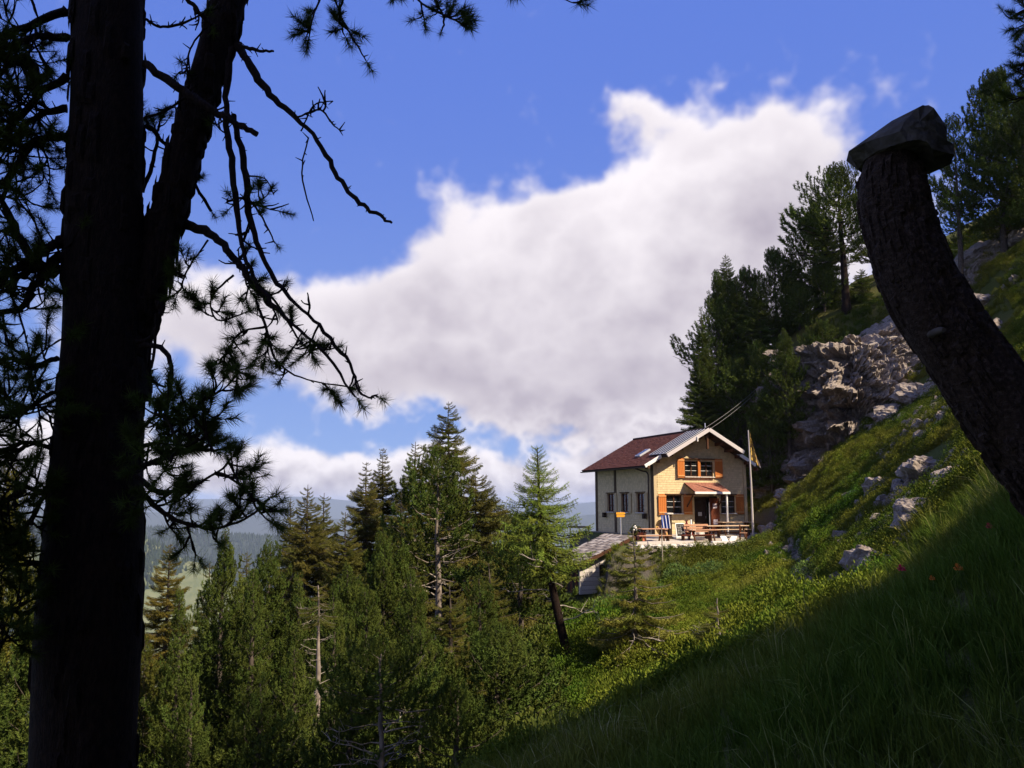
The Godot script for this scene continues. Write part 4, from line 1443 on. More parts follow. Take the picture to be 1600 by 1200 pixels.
	bx(df, Vector3(4.68, 1.2, -0.1), Vector3(0.1, 2.38, 0.14))
	bx(df, Vector3(3.84, 2.34, -0.1), Vector3(1.56, 0.1, 0.14))
	part("door_frame", done(df), M.dark_wood, t)
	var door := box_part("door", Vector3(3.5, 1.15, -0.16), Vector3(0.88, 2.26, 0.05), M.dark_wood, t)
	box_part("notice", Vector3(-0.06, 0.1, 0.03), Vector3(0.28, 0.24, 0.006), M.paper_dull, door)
	box_part("handle", Vector3(0.38, -0.1, 0.04), Vector3(0.03, 0.14, 0.04), M.steel, door)
	var leaf2 := box_part("door", Vector3(4.32, 1.15, 0.22), Vector3(0.80, 2.26, 0.05), M.red_brown, t, Vector3(0, 0.12, 0))
	box_part("notice", Vector3(0.02, 0.62, 0.03), Vector3(0.34, 0.30, 0.006), M.paper, leaf2)
	box_part("notice", Vector3(0.04, -0.42, 0.03), Vector3(0.36, 0.34, 0.006), M.paper, leaf2)
	box_part("door_edge", Vector3(-0.43, -0.1, 0.01), Vector3(0.05, 1.9, 0.06), M.white_paint, leaf2)
	box_part("doorstep", Vector3(3.84, 0.04, 0.35), Vector3(2.0, 0.14, 0.6), M.white_stone, t)
	# porch
	var pr := part("porch_roof", slab(Vector3(2.25, 3.24, 0.02), Vector3(4.78, 3.24, 0.02), Vector3(4.78, 2.66, 1.25), Vector3(2.25, 2.66, 1.25), Vector3(0, -0.09, 0)), M.brown_wood, t)
	var pv := Vector3(0, 0.58, -1.23)
	part("porch_tiles", tile_rows(Vector3(2.22, 2.665, 1.28), Vector3.RIGHT, pv.normalized(), pv.normalized().cross(Vector3.LEFT).abs() * Vector3(1, 1, 1), 2.6, 1.4, 0.16, 0.2, 5, 0.02), M.tile_light, pr).set_meta("kind", "stuff")
	box_part("porch_fascia", Vector3(3.515, 2.60, 1.30), Vector3(2.62, 0.14, 0.05), M.white_paint, t)
	box_part("porch_post", Vector3(4.66, 1.28, 1.14), Vector3(0.10, 2.55, 0.10), M.white_paint, t)
	for x in [2.35, 4.68]:
		var br := new_st()
		bx(br, Vector3(x, 2.5, 0.55), Vector3(0.09, 0.09, 1.1))
		bx(br, Vector3(x, 2.05, 0.42), Vector3(0.08, 1.1, 0.08), Basis(Vector3.RIGHT, 0.8))
		part("porch_bracket", done(br), M.brown_wood, t)
	# roof: two slopes, their upper part reaching further out over the gable
	var nl := Vector3(-SLOPE, 1, 0).normalized()
	for s in [-1, 1]:
		var fx := func(d: float, up: float, z: float) -> Vector3:
			return Vector3(HW * 0.5 + s * d, RIDGE_Y - SLOPE * d + up, z)
		var ds: float = HW * 0.5 + (0.85 if s < 0 else 0.5)
		var dm: float = HW * 0.5 - (0.35 if s < 0 else 0.9)
		var rf := part("roof_slope", slab(fx.call(0, 0, -HL - 0.5), fx.call(0, 0, 0.42), fx.call(ds, 0, 0.42), fx.call(ds, 0, -HL - 0.5), Vector3(0, -0.16, 0)), M.dark_wood, t)
		part("roof_slope", slab(fx.call(0, 0, 0.42), fx.call(0, 0, 1.15), fx.call(dm, 0, 1.15), fx.call(dm, 0, 0.42), Vector3(0, -0.16, 0)), M.dark_wood, t)
		var v: Vector3 = (fx.call(0, 0, 0) - fx.call(ds, 0, 0))
		var nn := Vector3(s * SLOPE, 1, 0).normalized()
		part("roof_tiles", tile_rows(fx.call(ds + 0.03, 0.004, -HL - 0.5), Vector3(0, 0, 1), v.normalized(), nn, HL + 0.92, v.length(), 0.20, 0.24, 7 + s, 0.024), M.tile_brown, rf).set_meta("kind", "stuff")
		part("roof_tiles", tile_rows(fx.call(dm, 0.004, 0.42), Vector3(0, 0, 1), v.normalized(), nn, 0.73, dm * sqrt(1.0 + SLOPE * SLOPE), 0.20, 0.24, 27 + s, 0.024), M.tile_brown, rf).set_meta("kind", "stuff")
		# barge boards and gutters
		var lenu := dm * sqrt(1.0 + SLOPE * SLOPE)
		var ang: float = -atan(SLOPE) * s
		box_part("barge_board", fx.call(dm * 0.5, -0.06, 1.18), Vector3(lenu, 0.24, 0.05), M.grey_paint, t, Vector3(0, 0, ang))
		box_part("barge_board", fx.call((ds + dm) * 0.5, -0.06, 0.45), Vector3((ds - dm) * 1.14, 0.22, 0.05), M.white_paint, t, Vector3(0, 0, ang))
		var gt := new_st()
		for k in 6:
			var a0 := PI + PI * k / 6.0
			var a1 := PI + PI * (k + 1) / 6.0
			quad(gt, Vector3(cos(a0) * 0.075, sin(a0) * 0.075, -HL - 0.5), Vector3(cos(a1) * 0.075, sin(a1) * 0.075, -HL - 0.5), Vector3(cos(a1) * 0.075, sin(a1) * 0.075, 0.42), Vector3(cos(a0) * 0.075, sin(a0) * 0.075, 0.42))
		part("gutter", done(gt), M.copper, t, fx.call(ds + 0.09, -0.06, 0))
		for k in 6:
			box_part("purlin", fx.call(0.5 + k * 0.72, -0.26, 0.3), Vector3(0.16, 0.2, 1.4 if 0.5 + k * 0.72 < dm else 0.4), M.brown_wood, t)
	var rc := new_st()
	tube(rc, [Vector3(HW * 0.5, RIDGE_Y + 0.02, -HL - 0.5), Vector3(HW * 0.5, RIDGE_Y + 0.02, 1.15)], [0.09, 0.09], 8)
	part("ridge_cap", done(rc), M.tile_dark, t)
	box_part("king_post", Vector3(HW * 0.5, RIDGE_Y - 0.75, 0.9), Vector3(0.14, 1.1, 0.14), M.brown_wood, t)
	# solar panels on the slope, in narrow strips
	var ang2 := atan(SLOPE)
	for k in 5:
		var c := Vector3(HW * 0.5 - 1.75, RIDGE_Y - SLOPE * 1.75 + 0.12, 0.92 - k * 0.42)
		var p := box_part("solar_panel", c, Vector3(3.35, 0.04, 0.37), M.solar, t, Vector3(0, 0, ang2))
		for e in [-1, 1]: box_part("panel_frame", Vector3(0, 0.012, e * 0.195), Vector3(3.36, 0.045, 0.022), M.steel, p)
		box_part("panel_frame", Vector3(-1.69, 0.012, 0), Vector3(0.03, 0.05, 0.40), M.steel, p)
	var sk := box_part("skylight", Vector3(0.75, RIDGE_Y - SLOPE * 2.75 + 0.10, -2.7), Vector3(0.95, 0.12, 0.66), M.steel, t, Vector3(0, 0, ang2))
	box_part("pane", Vector3(0, 0.066, 0), Vector3(0.80, 0.012, 0.52), M.glass_sky, sk)
	# an insulator on the gable tip and a short mast
	box_part("wire_bracket", Vector3(2.55, 6.02, 1.25), Vector3(0.07, 0.34, 0.07), M.white_paint, t)
	box_part("mast", Vector3(HW * 0.5, RIDGE_Y + 0.2, 0.7), Vector3(0.05, 0.4, 0.05), M.steel, t)
	# cables up to the cliff trees
	var a := cabin_world(Vector3(2.55, 6.15, 1.2))
	var b := P(1200, 594, 66.0)
	for k in 2:
		var pts: Array = []
		for i in 17:
			var f := i / 16.0
			pts.append(a.lerp(b, f) + Vector3(0, -1.2 * f * (1.0 - f) + k * 0.28, k * 0.3 * f))
		var st := new_st()
		tube(st, pts, repeat_val(0.011, 17), 5)
		var c := part("cable", done(st), M.cable, self)
		tag(c, "thin cable rising from the hut gable to the cliff trees", "cable", "cables above the hut")

func done_gable(eave: float) -> ArrayMesh:
	var g := new_st()
	for z in [-0.004, -0.28]: tri(g, Vector3(0, eave, z), Vector3(HW * 0.5, RIDGE_Y - 0.14, z), Vector3(HW, eave, z))
	return done(g)

func repeat_val(v: float, n: int) -> Array:
	var a: Array = []
	for i in n: a.append(v)
	return a

# ---------- the shed ----------
func build_shed() -> void:
	var q := P(907, 926, 46.0)
	var turn := deg_to_rad(CABIN_TURN + 4.0)
	var t := thing("wooden_shed", "small wooden shed with slate roof below the hut", "shed", Vector3(q.x, q.y - 0.1, q.z), turn)
	var W := 3.0
	var L := 2.6
	var lo := 1.72
	var hi := 2.95
	# front of horizontal boards under the slope
	var rows := 13
	for k in rows:
		var y0 := k * 0.23
		var x0 := maxf(0.0, (y0 + 0.23 - lo) / (hi - lo) * W) if y0 + 0.23 > lo else 0.0
		if x0 < W - 0.05:
			box_part("plank", Vector3((x0 + W) * 0.5, y0 + 0.11, -0.02), Vector3(W - x0, 0.215, 0.035), M.plank_pale if k % 2 else M.plank_pale2, t)
	for k in 9: box_part("plank", Vector3(-0.02, lo * 0.5, -L * (k + 0.5) / 9.0), Vector3(0.035, lo, L / 9.0 - 0.012), M.red_brown if k % 2 else M.dark_wood, t)
	box_part("back_wall", Vector3(W * 0.5, lo * 0.5, -L), Vector3(W - 0.1, lo, 0.06), M.dark_wood, t)
	box_part("side_wall", Vector3(W, hi * 0.5 - 0.1, -L * 0.5), Vector3(0.06, hi - 0.25, L - 0.1), M.dark_wood, t)
	box_part("corner_post", Vector3(0.0, lo * 0.5, 0.0), Vector3(0.14, lo, 0.12), M.plank_pale2, t)
	var wn := box_part("window", Vector3(1.45, 1.25, 0.02), Vector3(0.5, 0.62, 0.05), M.dark_wood, t)
	box_part("pane", Vector3(0, 0, 0.03), Vector3(0.38, 0.5, 0.01), M.glass, wn)
	var sl := (hi - lo) / W
	var fx := func(x: float, z: float) -> Vector3: return Vector3(x, lo + sl * x + 0.03, z)
	part("roof_deck", slab(fx.call(-0.45, 0.4), fx.call(W + 0.3, 0.4), fx.call(W + 0.3, -L - 0.3), fx.call(-0.45, -L - 0.3), Vector3(0, -0.08, 0)), M.brown_wood, t)
	box_part("barge_board", fx.call(W * 0.5 - 0.07, 0.43) + Vector3(0, -0.08, 0), Vector3((W + 0.75) * sqrt(1 + sl * sl), 0.16, 0.04), M.brown_wood, t, Vector3(0, 0, atan(sl)))
	# slates, each laid by itself
	var r := RandomNumberGenerator.new()
	r.seed = 9
	var variants: Array = []
	for i in 4: variants.append(box(Vector3(0.40 + 0.02 * i, 0.028, 0.26 + 0.015 * i)))
	var mats := [M.slate, M.slate2, M.slate3]
	var nr := 12
	for j in nr:
		for k in 12:
			var x := -0.40 + (W + 0.62) * (j + 0.5) / nr
			var z := 0.36 - (L + 0.66) * (k + 0.5 + (0.3 if j % 2 else 0.0)) / 12.3
			part("slate", variants[r.randi() % 4], mats[r.randi() % 3], t, fx.call(x, z) + Vector3(0, 0.03 + r.randf() * 0.012, 0), Vector3(r.randf_range(-0.02, 0.02), r.randf_range(-0.06, 0.06), atan(sl) - 0.05 + r.randf_range(-0.02, 0.02)))

# ---------- the terrace and what stands on it ----------
func place(px: float, py: float, lz: float) -> Vector3:
	# where the sight line through (px, py) crosses the upright plane z = lz of the hut's own axes, at terrace height
	var a := deg_to_rad(CABIN_TURN)
	var n := Vector3(sin(a), 0, cos(a))
	var dir := P(px, py, 1.0)
	var d := (cab.dot(n) + lz) / dir.dot(n)
	var p := dir * d
	return Vector3(p.x, cab.y, p.z)

func table(label: String, at: Vector3, turn: float, w: float, dp: float, h: float, m: Material, group := "") -> void:
	var t := thing("table", label, "table", at, turn, group)
	for k in 4: box_part("plank", Vector3(0, h, (k - 1.5) * dp / 4.0), Vector3(w, 0.045, dp / 4.0 - 0.012), m, t)
	for s in [-1, 1]:
		for u in [-1, 1]:
			box_part("leg", Vector3(s * (w * 0.5 - 0.25), h * 0.5 - 0.02, u * dp * 0.26), Vector3(0.09, h + 0.02, 0.07), M.brown_wood, t, Vector3(u * -0.28, 0, 0))
		box_part("crossbar", Vector3(s * (w * 0.5 - 0.25), h - 0.07, 0), Vector3(0.07, 0.08, dp * 0.8), M.brown_wood, t)
	box_part("stretcher", Vector3(0, h * 0.45, 0), Vector3(w - 0.6, 0.08, 0.05), M.brown_wood, t)

func bench(label: String, at: Vector3, turn: float, w: float, m: Material, back := false) -> void:
	var t := thing("bench", label, "bench", at, turn)
	for k in 2: box_part("seat_plank", Vector3(0, 0.44, (k - 0.5) * 0.17), Vector3(w, 0.045, 0.155), m, t)
	for s in [-1, 1]:
		box_part("leg", Vector3(s * (w * 0.5 - 0.2), 0.21, 0), Vector3(0.06, 0.43, 0.30), M.brown_wood, t)
	if back:
		for y in [0.66, 0.82]: box_part("back_plank", Vector3(0, y, -0.2), Vector3(w, 0.12, 0.03), m, t, Vector3(-0.15, 0, 0))
		for s in [-1, 1]: box_part("back_post", Vector3(s * (w * 0.5 - 0.2), 0.62, -0.19), Vector3(0.06, 0.55, 0.05), M.brown_wood, t, Vector3(-0.15, 0, 0))

# x along the hut's front, for what is seen in picture column px at depth z in front of the wall
func tx(px: float, z: float) -> float:
	var a := deg_to_rad(CABIN_TURN)
	var k := (px - 800.0) / FPX
	return (k * -(cab.z + z * cos(a)) - cab.x - z * sin(a)) / (cos(a) - k * sin(a))

func tp(px: float, z: float) -> Vector3:
	return ter(Vector3(tx(px, z), 0, z))

func ter(l: Vector3) -> Vector3:
	return cabin_world(l + Vector3(0, -0.055 * maxf(l.z, 0.0), 0))

func build_terrace() -> void:
	var turn := deg_to_rad(CABIN_TURN)
	var t := thing("terrace", "stone edged terrace in front of the hut", "terrace", cab, turn)
	part("paving", slab(Vector3(-4.9, -0.055 * 6.3, 6.3), Vector3(3.6, -0.055 * 6.3, 6.3), Vector3(8.2, 0.0, 0.06), Vector3(-0.8, 0.0, 0.06), Vector3(0, -0.12, 0)), M.gravel, t)
	var r := RandomNumberGenerator.new()
	r.seed = 19
	# edge stones of the dry wall, course over course
	for j in 7:
		var x := -5.1 + r.randf() * 0.3
		while x < 3.5:
			var w := r.randf_range(0.35, 0.8)
			var s := part("stone", rocks[r.randi() % 5], M.rock if j else M.white_stone, t, Vector3(x + w * 0.5, -0.40 - j * 0.24, 6.35 + j * 0.05 + r.randf() * 0.05), Vector3(0, r.randf_range(-0.15, 0.15), 0))
			s.scale = Vector3(w * 0.72, 0.2, 0.36)
			x += w
	for j in 9:
		var f := r.randf() * 0.06
		while f < 1.0:
			var w := r.randf_range(0.35, 0.75)
			var s := part("stone", rocks[r.randi() % 5], M.rock, t, Vector3(lerpf(-4.95, -0.9, f) - 0.12 - j * 0.03, -0.055 * lerpf(6.3, 0.1, f) - 0.10 - j * 0.24, lerpf(6.3, 0.1, f) + j * 0.02), Vector3(0, 0.99 + r.randf_range(-0.15, 0.15), 0))
			s.scale = Vector3(w * 0.72, 0.2, 0.36)
			f += w / 7.4
	box_part("edge_beam", Vector3(-2.9, -0.20, 6.2), Vector3(3.6, 0.16, 0.2), M.plank_pale2, t)
	box_part("edge_beam", Vector3(1.6, -0.24, 6.25), Vector3(3.0, 0.14, 0.2), M.plank_pale, t, Vector3(0, -0.06, 0))
	# furniture
	table("long pale table against the hut wall beside the door", tp(1143, 1.1), turn, 2.3, 0.75, 0.80, M.plank_light)
	table("long pale table in the middle of the terrace by the flagpole", tp(1128, 3.2), turn - 0.05, 2.9, 0.8, 0.76, M.plank_light)
	table("weathered orange brown table near the blackboard", tp(1092, 4.2), turn + 0.06, 1.9, 0.8, 0.62, M.plank_warm)
	table("reddish brown table at the shed end of the terrace", tp(1016, 4.2), turn, 1.7, 0.75, 0.72, M.plank_warm)
	bench("dark wooden bench in front of the orange brown table", tp(1084, 5.3), turn, 2.2, M.red_brown)
	bench("brown bench in front of the reddish table", tp(1019, 5.3), turn, 2.1, M.plank_warm)
	bench("bench with plank back behind the orange brown table", tp(1086, 3.3), turn, 1.7, M.plank_warm, true)
	bench("bench between the two long pale tables", tp(1140, 2.2), turn, 2.5, M.plank_light)
	# a wooden chair with its back to the valley
	var c := thing("chair", "reddish wooden chair at the end of the long table", "chair", tp(1156, 4.6), turn + 0.9)
	box_part("seat", Vector3(0, 0.45, 0), Vector3(0.44, 0.04, 0.42), M.plank_warm, c)
	for s in [-1, 1]:
		box_part("leg", Vector3(s * 0.18, 0.22, 0.17), Vector3(0.05, 0.44, 0.05), M.red_brown, c)
		box_part("leg", Vector3(s * 0.18, 0.46, -0.19), Vector3(0.05, 0.92, 0.05), M.red_brown, c)
	for y in [0.62, 0.76, 0.89]: box_part("back_slat", Vector3(0, y, -0.19), Vector3(0.40, 0.09, 0.025), M.red_brown, c)
	# folded chairs lying under the table
	for k in 2:
		var w := thing("camp_stool", ["white folded stool lying under the long table", "white folded stool leaning before the long table"][k], "stool", tp(1140 - k * 14, 5.0 + k * 0.5), turn + 0.7 + k * 0.5)
		var pan := box_part("seat", Vector3(0, 0.17 + k * 0.06, 0), Vector3(0.55, 0.04, 0.34), M.white_paint, w, Vector3(0, 0, 0.45))
		for s in [-1, 1]: box_part("leg", Vector3(0.05, 0.14, s * 0.15), Vector3(0.5, 0.03, 0.03), M.steel, w, Vector3(0, 0, -0.5))
	# post with washing and a round board leaning by it
	var po := thing("post", "dark wooden post with pale cap on the terrace", "post", tp(1043, 2.9), turn)
	box_part("shaft", Vector3(0, 0.72, 0), Vector3(0.20, 1.44, 0.20), M.dark_wood, po)
	box_part("cap", Vector3(-0.04, 1.49, 0), Vector3(0.40, 0.09, 0.34), M.white_stone, po)
	box_part("arm", Vector3(0.30, 0.92, 0), Vector3(0.5, 0.06, 0.06), M.dark_wood, po, Vector3(0, 0, -0.05))
	# the cloth: folds in its own sheet, blue and pale stripes
	var cloth := [new_st(), new_st()]
	var fold := func(x: float, y: float) -> Vector3: return Vector3(x - 0.1 * y, y, 0.13 + 0.04 * sin(x * 26.0 + y * 3.0) + 0.05 * y)
	for i in 18:
		for j in 8:
			var x0 := -0.58 + i * 0.033
			var y0 := 1.40 - 0.78 * j / 8.0
			var y1 := 1.40 - 0.78 * (j + 1) / 8.0
			quad(cloth[0 if i % 6 < 4 else 1], fold.call(x0, y0), fold.call(x0 + 0.033, y0), fold.call(x0 + 0.033, y1), fold.call(x0, y1))
	var cl := thing("cloth", "blue and pale striped cloth hanging from the terrace post", "cloth", po.position, turn)
	part("blue_stripes", done(cloth[0]), M.cloth_blue, cl)
	part("pale_stripes", done(cloth[1]), M.cloth_pale, cl)
	var wh := thing("round_board", "round yellow wooden board leaning behind the striped cloth", "board", tp(1033, 2.5), turn)
	var disc := new_st()
	for k in 28:
		var a0 := TAU * k / 28.0
		var a1 := TAU * (k + 1) / 28.0
		var p0 := Vector3(cos(a0), sin(a0), 0)
		var p1 := Vector3(cos(a1), sin(a1), 0)
		for z in [0.03, -0.03]: quad(disc, p0 * 0.36 + Vector3(0, 0, z), p0 * 0.52 + Vector3(0, 0, z), p1 * 0.52 + Vector3(0, 0, z), p1 * 0.36 + Vector3(0, 0, z))
		quad(disc, p0 * 0.52 + Vector3(0, 0, 0.03), p1 * 0.52 + Vector3(0, 0, 0.03), p1 * 0.52 + Vector3(0, 0, -0.03), p0 * 0.52 + Vector3(0, 0, -0.03))
	part("rim", done(disc), M.yellow_wood, wh, Vector3(0, 0.62, 0), Vector3(-0.2, 0, 0))
	var cy := CylinderMesh.new()
	cy.top_radius = 0.37; cy.bottom_radius = 0.37; cy.height = 0.03
	part("panel", cy, M.plank_warm, wh, Vector3(0, 0.62, 0), Vector3(PI / 2 - 0.2, 0, 0))
	box_part("stand", Vector3(0, 0.1, -0.05), Vector3(0.4, 0.2, 0.2), M.dark_wood, wh)
	# blackboard with chalk lines, standing on a white kerb
	var bb := thing("blackboard", "small white framed blackboard with chalk writing on the terrace", "blackboard", tp(1059, 3.0) + Vector3(0, 0.1, 0), turn)
	box_part("board", Vector3(0, 0.42, 0), Vector3(0.52, 0.72, 0.03), M.slate_black, bb, Vector3(-0.18, 0, 0))
	for s in [-1, 1]: box_part("frame", Vector3(s * 0.29, 0.42, 0.0), Vector3(0.06, 0.82, 0.05), M.white_paint, bb, Vector3(-0.18, 0, 0))
	for y in [0.03, 0.80]: box_part("frame", Vector3(0, y, 0.07 - y * 0.18), Vector3(0.52, 0.06, 0.05), M.white_paint, bb, Vector3(-0.18, 0, 0))
	for k in 6:
		var xx := -0.19
		while xx < 0.17:
			var lw := r.randf_range(0.04, 0.11)
			box_part("chalk_line", Vector3(xx + lw * 0.5, 0.66 - k * 0.09, 0.017 + 0.076 - (0.66 - k * 0.09) * 0.18), Vector3(lw, 0.022, 0.004), M.chalk, bb, Vector3(-0.18, 0, 0))
			xx += lw + 0.035
	box_part("plinth", Vector3(0.1, -0.02, 0.1), Vector3(1.2, 0.12, 0.5), M.white_stone, bb)
	var can := thing("red_canister", "dark red canister standing by the door shutter", "canister", tp(1069, 1.6), turn)
	var lt := new_st()
	tube(lt, [Vector3(0, 0, 0), Vector3(0, 0.05, 0), Vector3(0, 0.62, 0), Vector3(0, 0.76, 0), Vector3(0, 0.82, 0), Vector3(0, 0.98, 0)], [0.15, 0.17, 0.17, 0.10, 0.06, 0.05], 14)
	part("body", done(lt), M.dark_red, can)
	box_part("handle", Vector3(0, 0.95, 0), Vector3(0.26, 0.05, 0.05), M.dark_wood, can)
	var lan := thing("lantern", "white framed lantern beside the hut door", "lantern", tp(1077, 1.8), turn)
	for s in [-1, 1]:
		for u in [-1, 1]: box_part("frame_post", Vector3(s * 0.15, 0.36, u * 0.15), Vector3(0.04, 0.72, 0.04), M.white_paint, lan)
	box_part("top", Vector3(0, 0.74, 0), Vector3(0.40, 0.05, 0.40), M.white_paint, lan)
	box_part("base", Vector3(0, 0.04, 0), Vector3(0.40, 0.06, 0.40), M.white_paint, lan)
	box_part("candle", Vector3(0, 0.24, 0), Vector3(0.12, 0.34, 0.12), M.dark_red, lan)
	box_part("finial", Vector3(-0.05, 0.90, 0), Vector3(0.09, 0.28, 0.09), M.white_paint, lan)
	# planter at the corner of the terrace
	var pl := thing("planter", "tub with dark plants and white blossoms at the terrace corner", "planter", tp(990, 3.6), turn)
	var pt := new_st()
	tube(pt, [Vector3(0, 0, 0), Vector3(0, 0.5, 0), Vector3(0, 0.55, 0)], [0.2, 0.27, 0.29], 14)
	part("tub", done(pt), M.dark_wood, pl)
	var fo := part("foliage", shrub_mesh(71, 260, 0.3), leaf_mat(Color(0.035, 0.035, 0.02)), pl, Vector3(0, 0.55, 0))
	fo.scale = Vector3.ONE * 0.36
	for k in 7:
		var bl := part("blossom", rocks[1], M.white_paint, pl, Vector3(r.randf_range(-0.26, 0.26), 0.62 + r.randf() * 0.25, r.randf_range(0.05, 0.26)))
		bl.scale = Vector3.ONE * 0.07
	var rb := thing("red_box", "faded red plastic crate beside the reddish table", "crate", tp(999, 4.0), turn)
	box_part("body", Vector3(0, 0.24, 0), Vector3(0.42, 0.46, 0.32), M.red_plastic, rb)
	box_part("rim", Vector3(0, 0.49, 0), Vector3(0.48, 0.06, 0.38), M.red_plastic, rb)
	# slim stake before the terrace
	var stake := new_st()
	tube(stake, [Vector3(0, -0.3, 0), Vector3(0.02, 0.8, 0), Vector3(0.0, 1.9, 0.02)], [0.035, 0.03, 0.025], 7, 0.2)
	var sp := tp(1030, 6.9)
	tag(part("stake", done(stake), M.deadwood, self, on_ground(sp.x, sp.z)), "slim bare stake in front of the terrace wall", "stake")
	# flagpole and the limp flag
	var fp := P(1177, 838, 52.0)
	var fl := thing("flagpole", "tall pale flagpole with limp yellow and dark flag beside the hut", "flagpole", on_ground(fp.x, fp.z, 0.1))
	var pole := new_st()
	var ph := P(1175, 672, 52.0).y - fl.position.y
	tube(pole, [Vector3(0, 0, 0), Vector3(0, ph * 0.5, 0), Vector3(-0.05, ph, 0)], [0.075, 0.06, 0.035], 10)
	part("pole", done(pole), M.pole, fl)
	var ff := [new_st(), new_st(), new_st()]
	var fpos := func(u: float, v: float) -> Vector3:
		# u along the folded hoist, v towards the free edge, which hangs down in folds
		return Vector3(0.05 + v * 0.62 * (0.25 + u * 0.75) , ph - 0.10 - u * 1.75 - v * (0.85 - u * 0.3), 0.07 * sin(v * 11.0 + u * 2.0) * (0.3 + v))
	var fr := 22
	for i in fr:
		for j in 16:
			var u0 := float(i) / fr
			var v0 := j / 16.0
			var which := 2 if j >= 14 else (1 if hn.get_noise_2d(i * 14.0, j * 17.0 + 60.0) > 0.08 else 0)
			quad(ff[which], fpos.call(u0, v0), fpos.call(u0 + 1.0 / fr, v0), fpos.call(u0 + 1.0 / fr, v0 + 0.0625), fpos.call(u0, v0 + 0.0625))
	var flag := part("flag", done(ff[0]), M.flag_yellow, fl)
	part("flag_print", done(ff[1]), M.flag_dark, flag)
	part("flag_hem", done(ff[2]), M.cloth_pale, flag)
	# yellow direction sign before the side wall
	var ss := place(970, 826, 2.2)
	var sg := thing("direction_sign", "yellow hiking direction sign on a thin post beside the hut's side wall", "sign", Vector3(ss.x, -2.3, ss.z), turn)
	var sph := 1.75
	var spo := new_st()
	tube(spo, [Vector3(0, -0.6, 0), Vector3(0, sph, 0)], [0.035, 0.03], 8)
	part("post", done(spo), M.steel, sg)
	for k in 2:
		var s2 := new_st()
		var w := 0.62 - k * 0.05
		var y := sph - 0.1 - k * 0.15
		var poly := [Vector3(-w * 0.5, y - 0.065, 0.05), Vector3(-w * 0.5, y + 0.065, 0.05), Vector3(w * 0.5 - 0.08, y + 0.065, 0.05), Vector3(w * 0.5, y, 0.05), Vector3(w * 0.5 - 0.08, y - 0.065, 0.05)]
		for z in [0.0, -0.03]:
			for i in 3: tri(s2, poly[0] + Vector3(0, 0, z), poly[i + 1] + Vector3(0, 0, z), poly[i + 2] + Vector3(0, 0, z))
		for i in 5: quad(s2, poly[i], poly[(i + 1) % 5], poly[(i + 1) % 5] + Vector3(0, 0, -0.03), poly[i] + Vector3(0, 0, -0.03))
		part("arrow_board", done(s2), M.sign_yellow, sg)
	# rail rack at the back corner beyond the shed
	var rk := P(905, 838, 51.0)
	var rt := thing("railing", "dark two rail railing at the edge behind the shed", "railing", Vector3(rk.x, rk.y - 0.1, rk.z), turn - 0.3)
	for x in [-0.55, 0.0, 0.55]: box_part("post", Vector3(x, -0.35, 0), Vector3(0.06, 2.1, 0.06), M.dark_metal, rt)
	for y in [0.66, 0.06]: box_part("rail", Vector3(0, y, 0.04), Vector3(1.25, 0.13, 0.05), M.dark_metal, rt)
	# painted trail mark on a small block by the path
	var tm := P(1222, 856, 46.0)
	var mk := thing("trail_mark", "small block with red and white trail marking by the path", "trail mark", on_ground(tm.x, tm.z, 0.05), turn)
	box_part("block", Vector3(0, 0.22, -0.05), Vector3(0.26, 0.46, 0.16), M.rock, mk)
	for k in 3: box_part("stripe", Vector3(0, 0.36 - k * 0.11, 0.034), Vector3(0.22, 0.10, 0.008), M.cloth_pale if k != 1 else M.sign_red, mk)

# ---------- the thick tree at the edge of the picture ----------
var tufts: Array = []
var tuft_cols: Array = []

func tuft_mesh(sd: int, n: int) -> ArrayMesh:
	var r := RandomNumberGenerator.new()
	r.seed = sd
	var st := new_st()
	for i in n:
		var a := Vector3(0, r.randf() * 0.075, 0)
		var d := (Vector3(0, r.randf_range(0.1, 1.1), 0) + rvec(r) * 0.85).normalized() * r.randf_range(0.05, 0.085)
		needle(st, a, d, 0.0032, r)
	return done(st)

# a branch drawn through picture points; d and d2 are how far off its two ends are
func branch(t: Node3D, called: String, px: Array, d: float, d2: float, r0: float, r1: float, leafy: float, r: RandomNumberGenerator, twigs := 0, twig_len := 0.3) -> void:
	var c: Array = []
	for i in px.size():
		c.append(P(px[i][0], px[i][1], lerpf(d, d2, float(i) / (px.size() - 1))) - t.position)
	var pts := curve(c, 6)
	var rad: Array = []
	for i in pts.size():
		rad.append(lerpf(r0, r1, pow(float(i) / (pts.size() - 1), 0.8)))
		if i > 0 and i < pts.size() - 1: pts[i] += rvec(r) * r0 * 0.35
	var st := new_st()
	tube(st, pts, rad, 7, 0.5, 5.0)
	# knobs and stubs of broken twigs
	for k in int(pts.size() * 0.6):
		var p := sample(pts, r.randf())
		var q := p + rvec(r).normalized() * r.randf_range(0.02, 0.06)
		tube(st, [p, q], [0.005, 0.002], 4)
	for k in twigs:
		var f := r.randf_range(0.15, 1.0)
		var p := sample(pts, f)
		var along := (sample(pts, minf(f + 0.05, 1.0)) - sample(pts, maxf(f - 0.05, 0.0))).normalized()
		var dir := (along * r.randf_range(0.2, 0.9) + rvec(r) * 0.9 + Vector3(0, -0.35, 0)).normalized()
		twig(st, t, p, dir, twig_len * r.randf_range(0.5, 1.2), leafy, r, 1)
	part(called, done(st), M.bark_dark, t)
	if leafy > 0.0: tuft_at(t, pts[-1], (pts[-1] - pts[-2]).normalized(), r)

